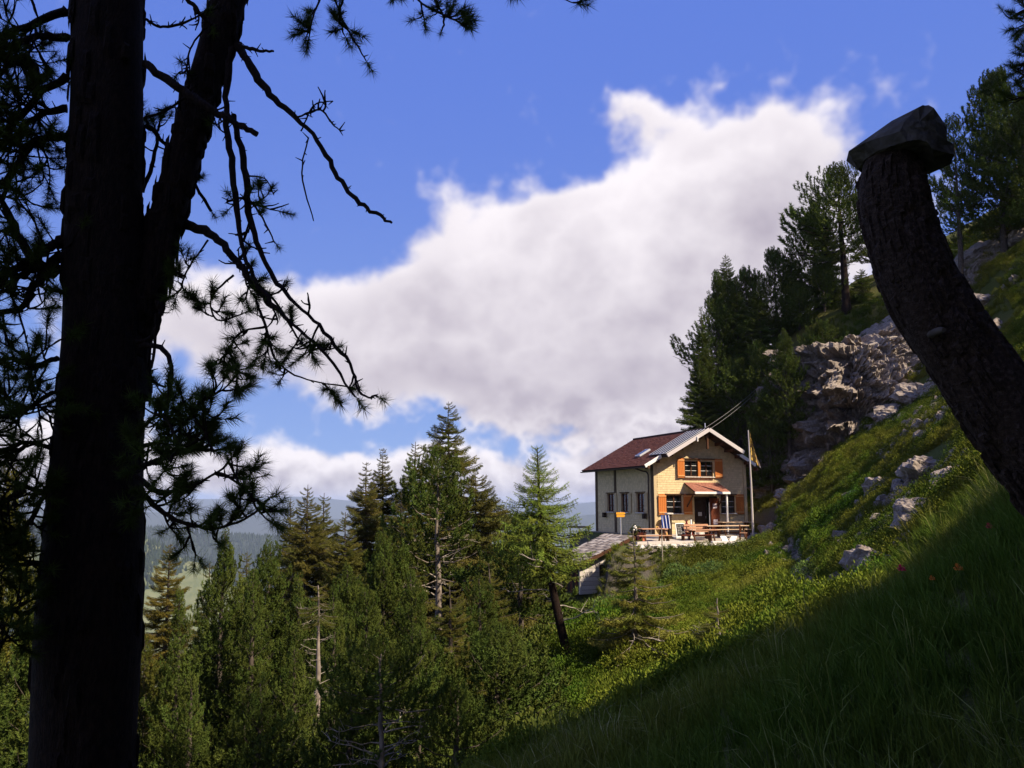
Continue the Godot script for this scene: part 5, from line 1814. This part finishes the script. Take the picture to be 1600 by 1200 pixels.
func twig(st: SurfaceTool, t: Node3D, p: Vector3, dir: Vector3, len: float, leafy: float, r: RandomNumberGenerator, depth: int) -> void:
	var pts: Array = [p]
	var d := dir
	var n := 5
	for i in n:
		d = (d + rvec(r) * 0.25 + Vector3(0, 0.12, 0)).normalized()
		pts.append(pts[-1] + d * len / n)
	var rad: Array = []
	for i in n + 1: rad.append(lerpf(0.0065, 0.003, float(i) / n))
	tube(st, pts, rad, 4, 0.0, 1.0, false)
	if depth > 0:
		for k in 2:
			twig(st, t, pts[2 + k], (d + rvec(r) * 0.9).normalized(), len * 0.5, leafy, r, depth - 1)
	if r.randf() < leafy:
		tuft_at(t, pts[-1], d, r)
		if r.randf() < 0.6: tuft_at(t, pts[-2], d, r)

func tuft_at(t: Node3D, p: Vector3, d: Vector3, r: RandomNumberGenerator) -> void:
	var s := r.randf_range(0.65, 1.15)
	tufts.append(Transform3D(Basis(Quaternion(Vector3.UP, (d + Vector3(0, 0.01, 0)).normalized())) * Basis.from_scale(Vector3.ONE * s), p))
	var v := r.randf_range(0.7, 1.2)
	tuft_cols.append(Color(0.066 * v, 0.092 * v, 0.02 * v))

func build_front_tree() -> void:
	var r := RandomNumberGenerator.new()
	r.seed = 41
	var D := 4.6
	var foot := P(130, 1200, D)
	var t := thing("old_pine", "thick dark pine trunk with forked stem and bare hanging branches", "tree", Vector3(foot.x, gy(foot.x, foot.z), foot.z))
	var mk := func(list: Array, d0: float, d1: float, sides: int, called: String) -> void:
		var c: Array = []
		var rr: Array = []
		for i in list.size():
			var d := lerpf(d0, d1, float(i) / (list.size() - 1))
			c.append(P((list[i][0] + list[i][1]) * 0.5, list[i][2], d) - t.position)
			rr.append(Vector3((list[i][1] - list[i][0]) * 0.465 / FPX * d, 0, 0))
		var pts := curve(c, 10)
		var rv := curve(rr, 10)
		var rad: Array = []
		for i in pts.size(): rad.append(rv[i].x)
		var st := new_st()
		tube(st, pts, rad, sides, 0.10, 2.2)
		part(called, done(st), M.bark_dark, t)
		# plates of bark standing off the stem
		var pl := new_st()
		for k in 420:
			var f := r.randf()
			var p := sample(pts, f)
			var q: Vector3 = sample(rv, f)
			var a := r.randf() * TAU
			var o := Vector3(cos(a), 0, sin(a))
			var s := Vector3(-o.z, 0, o.x)
			var hgt := r.randf_range(0.04, 0.13)
			var w := r.randf_range(0.015, 0.04)
			var cc := p + o * q.x * 0.985
			var e := o * r.randf_range(0.008, 0.02)
			var ends := [cc - s * w + Vector3(0, -hgt, 0), cc + s * w + Vector3(0, -hgt * 0.8, 0), cc + s * w * 0.7 + Vector3(0, hgt, 0), cc - s * w * 0.8 + Vector3(0, hgt * 0.9, 0)]
			var mid := cc + e
			for j in 4: tri(pl, ends[j], mid + (ends[j] - cc) * 0.6, mid + (ends[(j + 1) % 4] - cc) * 0.6); tri(pl, ends[j], mid + (ends[(j + 1) % 4] - cc) * 0.6, ends[(j + 1) % 4])
			quad(pl, mid + (ends[0] - cc) * 0.6, mid + (ends[1] - cc) * 0.6, mid + (ends[2] - cc) * 0.6, mid + (ends[3] - cc) * 0.6)
		part("bark_plates", done(pl), M.bark_dark, t).set_meta("kind", "stuff")
	mk.call([[30, 232, 1750], [46, 214, 1400], [56, 208, 1200], [60, 218, 1000], [72, 222, 850], [85, 222, 700], [98, 224, 520], [100, 224, 330], [106, 228, 150], [108, 228, 0], [112, 222, -350], [125, 205, -900]], D, D, 26, "trunk")
	mk.call([[140, 235, 620], [165, 232, 530], [200, 262, 450], [235, 292, 330], [280, 336, 170], [322, 382, 20], [380, 425, -200], [470, 500, -600]], D, D + 0.3, 18, "forked_stem")
	# bare limbs and boughs on the valley side
	branch(t, "limb", [[372, 70], [395, 110], [430, 155], [480, 200], [520, 262], [545, 300], [580, 330], [612, 348]], 4.7, 4.2, 0.026, 0.007, 0.0, r)
	branch(t, "limb", [[470, 205], [490, 165], [520, 158]], 4.5, 4.4, 0.007, 0.003, 0.0, r)
	branch(t, "limb", [[460, 185], [500, 172], [520, 195], [535, 205]], 4.5, 4.4, 0.008, 0.003, 0.0, r, 2, 0.15)
	branch(t, "limb", [[482, 215], [472, 270], [490, 345]], 4.5, 4.4, 0.007, 0.003, 0.0, r)
	branch(t, "limb", [[362, 75], [352, 150], [358, 220], [368, 300], [378, 380], [400, 440], [440, 490], [500, 545], [555, 620]], 4.7, 4.1, 0.026, 0.006, 0.12, r, 8, 0.22)
	branch(t, "limb", [[365, 180], [382, 260], [388, 330], [410, 400], [440, 450], [490, 500], [540, 560], [565, 615], [590, 620]], 4.7, 4.0, 0.022, 0.005, 0.1, r, 7, 0.2)
	branch(t, "limb", [[290, 350], [335, 368], [370, 410], [395, 445], [425, 480]], 4.8, 4.4, 0.030, 0.010, 0.3, r, 5, 0.16)
	branch(t, "limb", [[325, 375], [300, 410], [285, 445], [300, 465]], 4.6, 4.5, 0.008, 0.004, 1.0, r, 4, 0.09)
	branch(t, "limb", [[365, 430], [330, 465], [340, 500], [380, 490]], 4.6, 4.5, 0.007, 0.004, 1.0, r, 4, 0.09)
	branch(t, "limb", [[400, 470], [415, 510], [430, 560], [470, 590], [545, 605]], 4.5, 4.2, 0.008, 0.004, 1.0, r, 5, 0.1)
	branch(t, "limb", [[415, 510], [375, 520], [360, 545], [345, 560]], 4.5, 4.4, 0.007, 0.004, 1.0, r, 3, 0.08)
	branch(t, "limb", [[360, 545], [365, 575], [380, 585]], 4.5, 4.4, 0.006, 0.004, 1.0, r, 4, 0.10)
	branch(t, "limb", [[395, 440], [430, 470], [470, 535], [495, 540]], 4.5, 4.3, 0.008, 0.004, 1.0, r, 5, 0.1)
	branch(t, "limb", [[355, 315], [385, 310], [410, 340], [430, 380]], 4.6, 4.4, 0.008, 0.004, 0.8, r, 4, 0.16)
	branch(t, "limb", [[390, 275], [415, 280], [428, 305]], 4.6, 4.5, 0.005, 0.002, 0.0, r)
	branch(t, "limb", [[225, 100], [270, 132], [320, 165], [365, 190], [402, 210]], 4.4, 4.3, 0.030, 0.016, 0.0, r, 3, 0.2)
	branch(t, "limb", [[372, 70], [400, 78], [427, 80]], 4.6, 4.5, 0.012, 0.007, 0.0, r)
	branch(t, "limb", [[228, 30], [250, 42], [290, 35], [330, 12]], 4.4, 4.5, 0.010, 0.006, 0.0, r, 2, 0.15)
	branch(t, "limb", [[285, -10], [310, 18], [330, 40]], 4.6, 4.6, 0.016, 0.012, 0.2, r, 3, 0.15)
	branch(t, "limb", [[325, 40], [300, 70], [290, 110], [278, 115]], 4.6, 4.5, 0.008, 0.004, 0.3, r, 2, 0.1)
	branch(t, "limb", [[225, 185], [260, 172], [290, 150], [300, 130]], 4.4, 4.5, 0.008, 0.005, 0.0, r, 2, 0.12)
	branch(t, "limb", [[228, 195], [255, 222], [290, 265], [330, 330]], 4.8, 4.9, 0.020, 0.010, 0.7, r, 4, 0.18)
	branch(t, "limb", [[222, 300], [240, 250], [245, 215]], 5.0, 5.0, 0.014, 0.008, 0.7, r, 4, 0.18)
	# crooked boughs low on the trunk
	branch(t, "limb", [[214, 535], [240, 525], [250, 490], [245, 470]], 4.4, 4.4, 0.016, 0.012, 0.0, r)
	branch(t, "limb", [[216, 540], [255, 545], [268, 590], [262, 640], [262, 690]], 4.4, 4.2, 0.016, 0.009, 0.3, r, 3, 0.2)
	branch(t, "limb", [[245, 490], [240, 560], [232, 590], [260, 605]], 4.3, 4.3, 0.010, 0.006, 0.0, r)
	for b in [[[214, 745], [250, 770], [300, 760], [345, 740], [395, 775]], [[214, 700], [250, 690], [290, 660], [322, 620]], [[214, 760], [255, 800], [320, 825], [380, 812], [420, 780]], [[214, 680], [235, 655], [255, 650], [285, 700]], [[216, 730], [260, 715], [310, 700], [335, 705]]]:
		branch(t, "bough", b, 4.4, 3.9, 0.014, 0.006, 1.0, r, 12, 0.17)
	# boughs on the near side of the trunk, out of the frame's edge
	for b in [[[105, 60], [60, 58], [0, 75], [-60, 60]], [[106, 15], [50, 40], [0, 60], [-50, 110]], [[104, 118], [60, 150], [10, 200], [-40, 215]], [[105, 170], [60, 180], [20, 215], [-40, 235]], [[104, 215], [50, 225], [0, 290], [-50, 300]], [[60, 130], [40, 90], [5, 110], [-30, 160]]]:
		branch(t, "bough", b, 4.6, 4.4, 0.028, 0.010, 0.75, r, 24, 0.30)
	for b in [[[100, 375], [65, 395], [20, 420], [-40, 470]], [[95, 400], [60, 440], [30, 480], [-40, 500]], [[90, 430], [50, 400], [10, 330], [-20, 280]], [[95, 415], [62, 420], [30, 430], [-10, 430]]]:
		branch(t, "bough", b, 4.5, 4.3, 0.034, 0.010, 0.6, r, 16, 0.28)
	for b in [[[90, 610], [55, 630], [20, 650], [-30, 655]], [[85, 700], [40, 690], [0, 705], [-40, 690]], [[85, 740], [50, 810], [10, 860], [-40, 850]], [[75, 880], [35, 882], [0, 876], [-40, 880]], [[80, 780], [40, 760], [10, 780], [-30, 800]], [[70, 930], [40, 960], [10, 950], [-30, 1000]], [[90, 560], [50, 570], [10, 560], [-30, 580]]]:
		branch(t, "bough", b, 4.5, 4.1, 0.016, 0.007, 0.95, r, 18, 0.26)
	# sprays hanging from above the frame
	for b in [[[560, -120], [520, -40], [495, 10], [478, 60]], [[560, -120], [540, -20], [532, 20], [545, 50], [572, 95]], [[600, -130], [620, -40], [660, 5], [720, 35]], [[600, -130], [640, -60], [690, 20], [690, 48]], [[700, -140], [760, -60], [830, -20], [900, 5]]]:
		branch(t, "bough", b, 4.6, 4.4, 0.012, 0.004, 1.0, r, 5, 0.10)
	branch(t, "limb", [[440, -260], [520, -180], [600, -140], [700, -150], [800, -100]], 4.7, 4.5, 0.03, 0.012, 0.0, r)
	var half := tufts.size() / 2
	multi("needle_tufts", tuft_mesh(1, 95), tufts.slice(0, half), tuft_cols.slice(0, half), M.needles, t)
	multi("needle_tufts", tuft_mesh(2, 85), tufts.slice(half), tuft_cols.slice(half), M.needles, t)

# ---------- the leaning stump with its cap stone ----------
func build_stump() -> void:
	var D := 4.3
	var rows := [[1350, 1436, 245], [1342, 1448, 300], [1352, 1462, 360], [1372, 1490, 430], [1405, 1535, 500], [1450, 1585, 570], [1500, 1648, 650], [1560, 1720, 740], [1640, 1810, 850], [1740, 1930, 1000]]
	var foot := P(1830, 1000, D)
	var t := thing("leaning_stump", "leaning sawn off trunk with a stone slab on top", "stump", Vector3(foot.x, gy(foot.x, foot.z), foot.z))
	var c: Array = []
	var rr: Array = []
	for a in rows:
		c.append(P((a[0] + a[1]) * 0.5, a[2], D) - t.position)
	for i in rows.size():
		# the picture cuts a leaning trunk on the slant; its true half width is less
		var dir: Vector3 = (c[mini(i + 1, rows.size() - 1)] - c[maxi(i - 1, 0)]).normalized()
		rr.append(Vector3((rows[i][1] - rows[i][0]) * 0.475 / FPX * D * maxf(0.72, absf(dir.y)), 0, 0))
	var pts := curve(c, 9)
	var rv := curve(rr, 9)
	var rad: Array = []
	for i in pts.size(): rad.append(rv[i].x)
	var st := new_st()
	tube(st, pts, rad, 40, 0.24, 2.2)
	part("trunk", done(st), M.bark_stump, t)
	var r := RandomNumberGenerator.new()
	r.seed = 6
	var pl := new_st()
	for k in 1100:
		var f := 0.07 + 0.93 * pow(r.randf(), 0.9)
		var p := sample(pts, f)
		var ax := (sample(pts, minf(f + 0.03, 1)) - sample(pts, maxf(f - 0.03, 0))).normalized()
		var o := rvec(r)
		o = (o - ax * o.dot(ax)).normalized()
		var s := ax.cross(o)
		var q: Vector3 = sample(rv, f)
		var hgt := r.randf_range(0.03, 0.11)
		var w := r.randf_range(0.012, 0.034)
		var cc := p + o * q.x * 0.98
		var e := o * r.randf_range(0.008, 0.028)
		var ends := [cc - s * w - ax * hgt, cc + s * w - ax * hgt * 0.7, cc + s * w * 0.7 + ax * hgt, cc - s * w * 0.8 + ax * hgt * 0.9]
		for j in 4:
			var a0: Vector3 = cc + e + (ends[j] - cc) * 0.55
			var a1: Vector3 = cc + e + (ends[(j + 1) % 4] - cc) * 0.55
			quad(pl, ends[j], a0, a1, ends[(j + 1) % 4])
		quad(pl, cc + e + (ends[0] - cc) * 0.55, cc + e + (ends[1] - cc) * 0.55, cc + e + (ends[2] - cc) * 0.55, cc + e + (ends[3] - cc) * 0.55)
	part("bark_plates", done(pl), M.bark_stump, t).set_meta("kind", "stuff")
	var kn := new_st()
	var kp := P(1470, 516, D - 0.20) - t.position
	tube(kn, [kp + Vector3(0, 0, -0.1), kp, kp + Vector3(0, -0.004, 0.03)], [0.03, 0.02, 0.012], 9, 0.3, 6.0)
	part("branch_stub", done(kn), M.bark_grey, t)
	# the slab: an uneven outline with its own thickness, resting on the cut
	var outline := [[1326, 236], [1345, 222], [1375, 203], [1400, 193], [1425, 180], [1438, 178], [1455, 195], [1462, 215], [1470, 235], [1486, 240], [1480, 256], [1450, 262], [1430, 252], [1395, 248], [1350, 250]]
	var sl := new_st()
	var mid := P(1402, 222, D)
	var sides: Array = []
	for z in [-1.0, -0.55, 0.0, 0.5, 1.0]:
		var ring: Array = []
		var k: float = sqrt(maxf(0.0, 1.0 - z * z * 0.86))
		for i in outline.size():
			var p := P(outline[i][0], outline[i][1], D)
			var v := p - mid
			var n := hn.get_noise_3d(p.x * 300.0, p.y * 300.0, z * 40.0)
			ring.append(mid + Vector3(v.x * k, v.y * (0.45 + 0.55 * k) if v.y > 0 else v.y, 0) * (1.0 + n * 0.18) + Vector3(0, 0, z * 0.24 + n * 0.04))
		sides.append(ring)
	var m := outline.size()
	for j in 4:
		for i in m:
			var i2 := (i + 1) % m
			tri(sl, sides[j][i], sides[j][i2], sides[j + 1][i2])
			tri(sl, sides[j][i], sides[j + 1][i2], sides[j + 1][i])
	for j in [0, 4]:
		for i in m: tri(sl, mid + Vector3(0, 0, (-0.25 if j == 0 else 0.25)), sides[j][i], sides[j][(i + 1) % m])
	var cs := thing("cap_stone", "rough flat stone slab lying on the leaning stump", "stone", mid)
	part("slab", done(sl), M.rock_dark, cs, -mid)
	# fallen log and a bleached root on the bank and the cliff
	var lg := new_st()
	var l0 := P(1325, 895, 16.0)
	var l1 := P(1185, 1032, 13.0)
	var lp: Array = []
	for i in 9:
		var q := l0.lerp(l1, i / 8.0)
		lp.append(Vector3(q.x, gy(q.x, q.z) + 0.24 + 0.03 * sin(i * 2.0), q.z))
	tube(lg, lp, [0.12, 0.14, 0.16, 0.16, 0.17, 0.17, 0.18, 0.18, 0.15], 12, 0.35, 2.0)
	tag(part("fallen_log", done(lg), M.bark_grey, self), "dark fallen log lying along the edge of the bank", "log")
	var rt := new_st()
	var rp: Array = []
	for a in [[1358, 540], [1375, 535], [1392, 528], [1402, 528], [1406, 536]]:
		var q := P(a[0], a[1], 57.0)
		rp.append(Vector3(q.x, maxf(q.y, gy(q.x, q.z) + 0.1), q.z))
	tube(rt, curve(rp, 4), repeat_val(0.10, 17), 8, 0.3)
	tag(part("bleached_root", done(rt), M.deadwood, self), "bleached crooked root on top of the sunlit cliff", "root")
	# bough of a neighbouring pine reaching into the corner
	var nb := thing("overhanging_pine", "dark pine whose boughs reach into the corner above the stump", "tree", on_ground(8.2, -6.5))
	tufts = []
	tuft_cols = []
	var tr := new_st()
	var top := Vector3(0.2, 9.5, 0)
	tube(tr, [Vector3(0, -0.5, 0), Vector3(0.1, 3, 0), Vector3(0.15, 6, 0.1), top], [0.26, 0.22, 0.16, 0.05], 12, 0.2)
	part("trunk", done(tr), M.bark_dark, nb)
	for b in [[[1760, -60], [1690, -20], [1630, 5], [1585, 25]], [[1760, 40], [1690, 70], [1640, 90], [1592, 102]], [[1760, 120], [1700, 130], [1650, 145], [1612, 150]]]:
		branch(nb, "bough", b, 6.2, 5.9, 0.03, 0.012, 1.0, r, 26, 0.20)
	multi("needle_tufts", tuft_mesh(3, 95), tufts, tuft_cols, M.needles, nb)
	var lists: Array = []
	for k in 46:
		var y := r.randf_range(2.0, 9.4)
		var an := r.randf_range(-1.3, 1.6)
		lists.append(Transform3D(Basis(Vector3.UP, an) * Basis(Vector3.BACK, r.randf_range(0, 0.5)) * Basis.from_scale(Vector3.ONE * r.randf_range(1.2, 2.0)), Vector3(0.12, y, 0)))
	multi("foliage", boughs.pine[0], lists, [], M.needles_plain, nb)

func build_materials() -> void:
	hn.seed = 2
	hn.frequency = 0.02
	hn.fractal_octaves = 4
	M.grain = noise_tex(1, 0.02, [lin(0.45, 0.45, 0.42), lin(0.75, 0.75, 0.75), lin(1, 1, 1)], 512, 6)
	M.bump = noise_tex(2, 0.03, [Color.BLACK, Color.WHITE], 512, 6)
	var fine := noise_tex(4, 0.06, [Color.BLACK, Color.WHITE], 512, 5)
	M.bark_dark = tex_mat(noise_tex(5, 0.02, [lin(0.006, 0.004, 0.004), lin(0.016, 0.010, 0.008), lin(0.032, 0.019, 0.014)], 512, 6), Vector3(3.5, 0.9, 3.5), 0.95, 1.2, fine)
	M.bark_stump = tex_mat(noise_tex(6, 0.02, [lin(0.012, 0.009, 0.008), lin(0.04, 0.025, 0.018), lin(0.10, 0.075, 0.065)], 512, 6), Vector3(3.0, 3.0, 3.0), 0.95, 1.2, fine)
	M.bark_grey = tex_mat(noise_tex(7, 0.02, [lin(0.03, 0.024, 0.02), lin(0.075, 0.06, 0.05), lin(0.12, 0.10, 0.09)], 256, 5), Vector3(2, 0.7, 2), 0.95)
	M.bark_pale = tex_mat(noise_tex(8, 0.02, [lin(0.10, 0.08, 0.07), lin(0.20, 0.165, 0.14), lin(0.30, 0.26, 0.23)], 256, 5), Vector3(2, 0.7, 2), 0.95)
	M.deadwood = tex_mat(noise_tex(9, 0.03, [lin(0.16, 0.13, 0.11), lin(0.30, 0.26, 0.22), lin(0.42, 0.38, 0.34)], 256, 5), Vector3(2, 2, 2), 0.9)
	M.rock = tex_mat(noise_tex(10, 0.014, [lin(0.05, 0.042, 0.036), lin(0.17, 0.14, 0.12), lin(0.24, 0.205, 0.18), lin(0.42, 0.385, 0.36)], 1024, 7), Vector3.ONE * 0.33, 0.95, 6.0, M.bump)
	M.rock_dark = tex_mat(noise_tex(11, 0.02, [lin(0.035, 0.03, 0.028), lin(0.08, 0.07, 0.062), lin(0.14, 0.125, 0.115)], 512, 6), Vector3.ONE * 0.9, 0.95, 2.0, M.bump)
	M.white_stone = tex_mat(noise_tex(12, 0.02, [lin(0.36, 0.33, 0.30), lin(0.58, 0.55, 0.50), lin(0.68, 0.65, 0.60)], 256, 5), Vector3.ONE, 0.9)
	M.gravel = tex_mat(noise_tex(13, 0.05, [lin(0.18, 0.15, 0.12), lin(0.36, 0.32, 0.27), lin(0.48, 0.44, 0.38)], 512, 5), Vector3.ONE * 0.8, 0.95)
	M.needles = mat(1, 1, 1, 0.75)
	M.needles.vertex_color_use_as_albedo = true
	M.needles.metallic_specular = 0.05
	M.needles.backlight_enabled = true
	M.needles.backlight = Color(0.25, 0.28, 0.12)
	M.needles_plain = leaf_mat(Color(0.066, 0.092, 0.02))
	M.grass = mat(1, 1, 1, 0.75)
	M.grass.vertex_color_use_as_albedo = true
	M.grass.metallic_specular = 0.05
	M.grass.backlight_enabled = true
	M.grass.backlight = Color(0.4, 0.45, 0.18)
	M.leaves = M.grass
	M.grass_plain = leaf_mat(Color(0.06, 0.1, 0.02))
	M.blossom_red = mat(0.42, 0.02, 0.05)
	M.blossom_orange = mat(0.55, 0.16, 0.02)
	# hut
	M.cladding = cladding()
	M.pale_board = wood([lin(0.42, 0.32, 0.18), lin(0.54, 0.43, 0.27)], 14)
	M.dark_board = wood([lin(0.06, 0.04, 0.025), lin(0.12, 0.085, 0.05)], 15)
	M.dark_wood = wood([lin(0.018, 0.012, 0.009), lin(0.045, 0.028, 0.02)], 16)
	M.brown_wood = wood([lin(0.05, 0.022, 0.012), lin(0.10, 0.045, 0.022)], 17)
	M.red_brown = wood([lin(0.075, 0.020, 0.010), lin(0.13, 0.04, 0.02)], 18)
	M.orange_wood = wood([lin(0.36, 0.11, 0.025), lin(0.52, 0.18, 0.045)], 19)
	M.orange_pale = wood([lin(0.50, 0.22, 0.075), lin(0.62, 0.30, 0.12)], 20)
	M.plank_light = wood([lin(0.42, 0.28, 0.17), lin(0.58, 0.43, 0.29)], 21)
	M.plank_warm = wood([lin(0.32, 0.16, 0.09), lin(0.48, 0.28, 0.18)], 22)
	M.plank_pale = wood([lin(0.48, 0.44, 0.41), lin(0.64, 0.60, 0.57)], 23)
	M.plank_pale2 = wood([lin(0.40, 0.36, 0.33), lin(0.58, 0.53, 0.49)], 24)
	M.yellow_wood = wood([lin(0.42, 0.24, 0.07), lin(0.55, 0.34, 0.11)], 25)
	M.tile_brown = tex_mat(noise_tex(26, 0.03, [lin(0.030, 0.012, 0.010), lin(0.085, 0.030, 0.022), lin(0.15, 0.06, 0.045)], 512, 5), Vector3.ONE * 0.9, 0.85)
	M.tile_light = tex_mat(noise_tex(27, 0.03, [lin(0.15, 0.06, 0.04), lin(0.28, 0.12, 0.085), lin(0.36, 0.17, 0.12)], 256, 5), Vector3.ONE, 0.85)
	M.tile_dark = mat(0.03, 0.018, 0.015)
	M.slate = tex_mat(noise_tex(28, 0.03, [lin(0.16, 0.135, 0.12), lin(0.32, 0.28, 0.25)], 256, 4), Vector3.ONE * 2.0, 0.8)
	M.slate2 = tex_mat(noise_tex(29, 0.03, [lin(0.10, 0.085, 0.078), lin(0.22, 0.19, 0.17)], 256, 4), Vector3.ONE * 2.0, 0.8)
	M.slate3 = tex_mat(noise_tex(30, 0.03, [lin(0.25, 0.22, 0.20), lin(0.42, 0.385, 0.35)], 256, 4), Vector3.ONE * 2.0, 0.8)
	M.white_paint = mat(0.74, 0.72, 0.68, 0.6)
	M.grey_paint = mat(0.5, 0.46, 0.46, 0.6)
	M.paper = mat(0.55, 0.48, 0.52, 0.9)
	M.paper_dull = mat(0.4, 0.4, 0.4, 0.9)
	M.copper = mat(0.05, 0.03, 0.022, 0.5)
	M.steel = mat(0.55, 0.56, 0.60, 0.45)
	M.steel.metallic = 0.5
	M.dark_metal = mat(0.02, 0.022, 0.03, 0.5)
	M.solar = mat(0.016, 0.022, 0.055, 0.9)
	M.solar.metallic_specular = 0.0
	M.glass = mat(0.02, 0.022, 0.025, 0.05)
	M.glass.transparency = BaseMaterial3D.TRANSPARENCY_ALPHA
	M.glass.albedo_color.a = 0.35
	M.glass.metallic_specular = 0.5
	M.glass_sky = mat(0.05, 0.06, 0.09, 0.06)
	M.glass_sky.metallic_specular = 0.8
	M.cable = mat(0.2, 0.2, 0.19, 0.6)
	M.pole = mat(0.46, 0.42, 0.38, 0.6)
	M.cloth_blue = mat(0.025, 0.06, 0.26)
	M.cloth_pale = mat(0.58, 0.56, 0.58)
	M.slate_black = mat(0.02, 0.02, 0.02)
	M.chalk = mat(0.55, 0.52, 0.48)
	M.dark_red = mat(0.14, 0.012, 0.014)
	M.red_plastic = mat(0.42, 0.13, 0.075, 0.6)
	M.flag_yellow = mat(0.46, 0.30, 0.07)
	M.flag_dark = mat(0.05, 0.012, 0.01)
	M.sign_yellow = mat(0.62, 0.28, 0.02, 0.6)
	M.sign_red = mat(0.4, 0.03, 0.03)

func wood(cols: Array, sd: int) -> StandardMaterial3D:
	var m := tex_mat(noise_tex(sd, 0.03, [cols[0], cols[1]], 256, 5), Vector3(1.0, 4.0, 4.0), 0.8)
	return m

# cream shingle cladding: fine courses with staggered joints, too small to tell apart
func cladding() -> StandardMaterial3D:
	var r := RandomNumberGenerator.new()
	r.seed = 30
	var n := 512
	var col := Image.create(n, n, false, Image.FORMAT_RGB8)
	var hgt := Image.create(n, n, false, Image.FORMAT_RGB8)
	var rows := 16
	var rh := n / rows
	for j in rows:
		var x := 0
		while x < n:
			var w := mini(r.randi_range(18, 34), n - x)
			var v := r.randf_range(0.84, 1.08)
			var c := lin(0.60 * v, 0.475 * v, 0.275 * v)
			for y in rh:
				var hh := 0.25 + 0.75 * float(y) / rh
				hgt.fill_rect(Rect2i(x, j * rh + y, w - 1, 1), Color(hh, hh, hh))
			col.fill_rect(Rect2i(x, j * rh, w, rh), c)
			x += w
	var m := tex_mat(ImageTexture.create_from_image(col), Vector3.ONE * 0.42, 0.85, 2.0, ImageTexture.create_from_image(hgt))
	return m

func _ready() -> void:
	setup_view()
	build_materials()
	build_ground()
	build_far()
	build_rocks()
	build_cabin()
	build_shed()
	build_terrace()
	build_trees()
	build_front_tree()
	build_stump()
	build_plants()
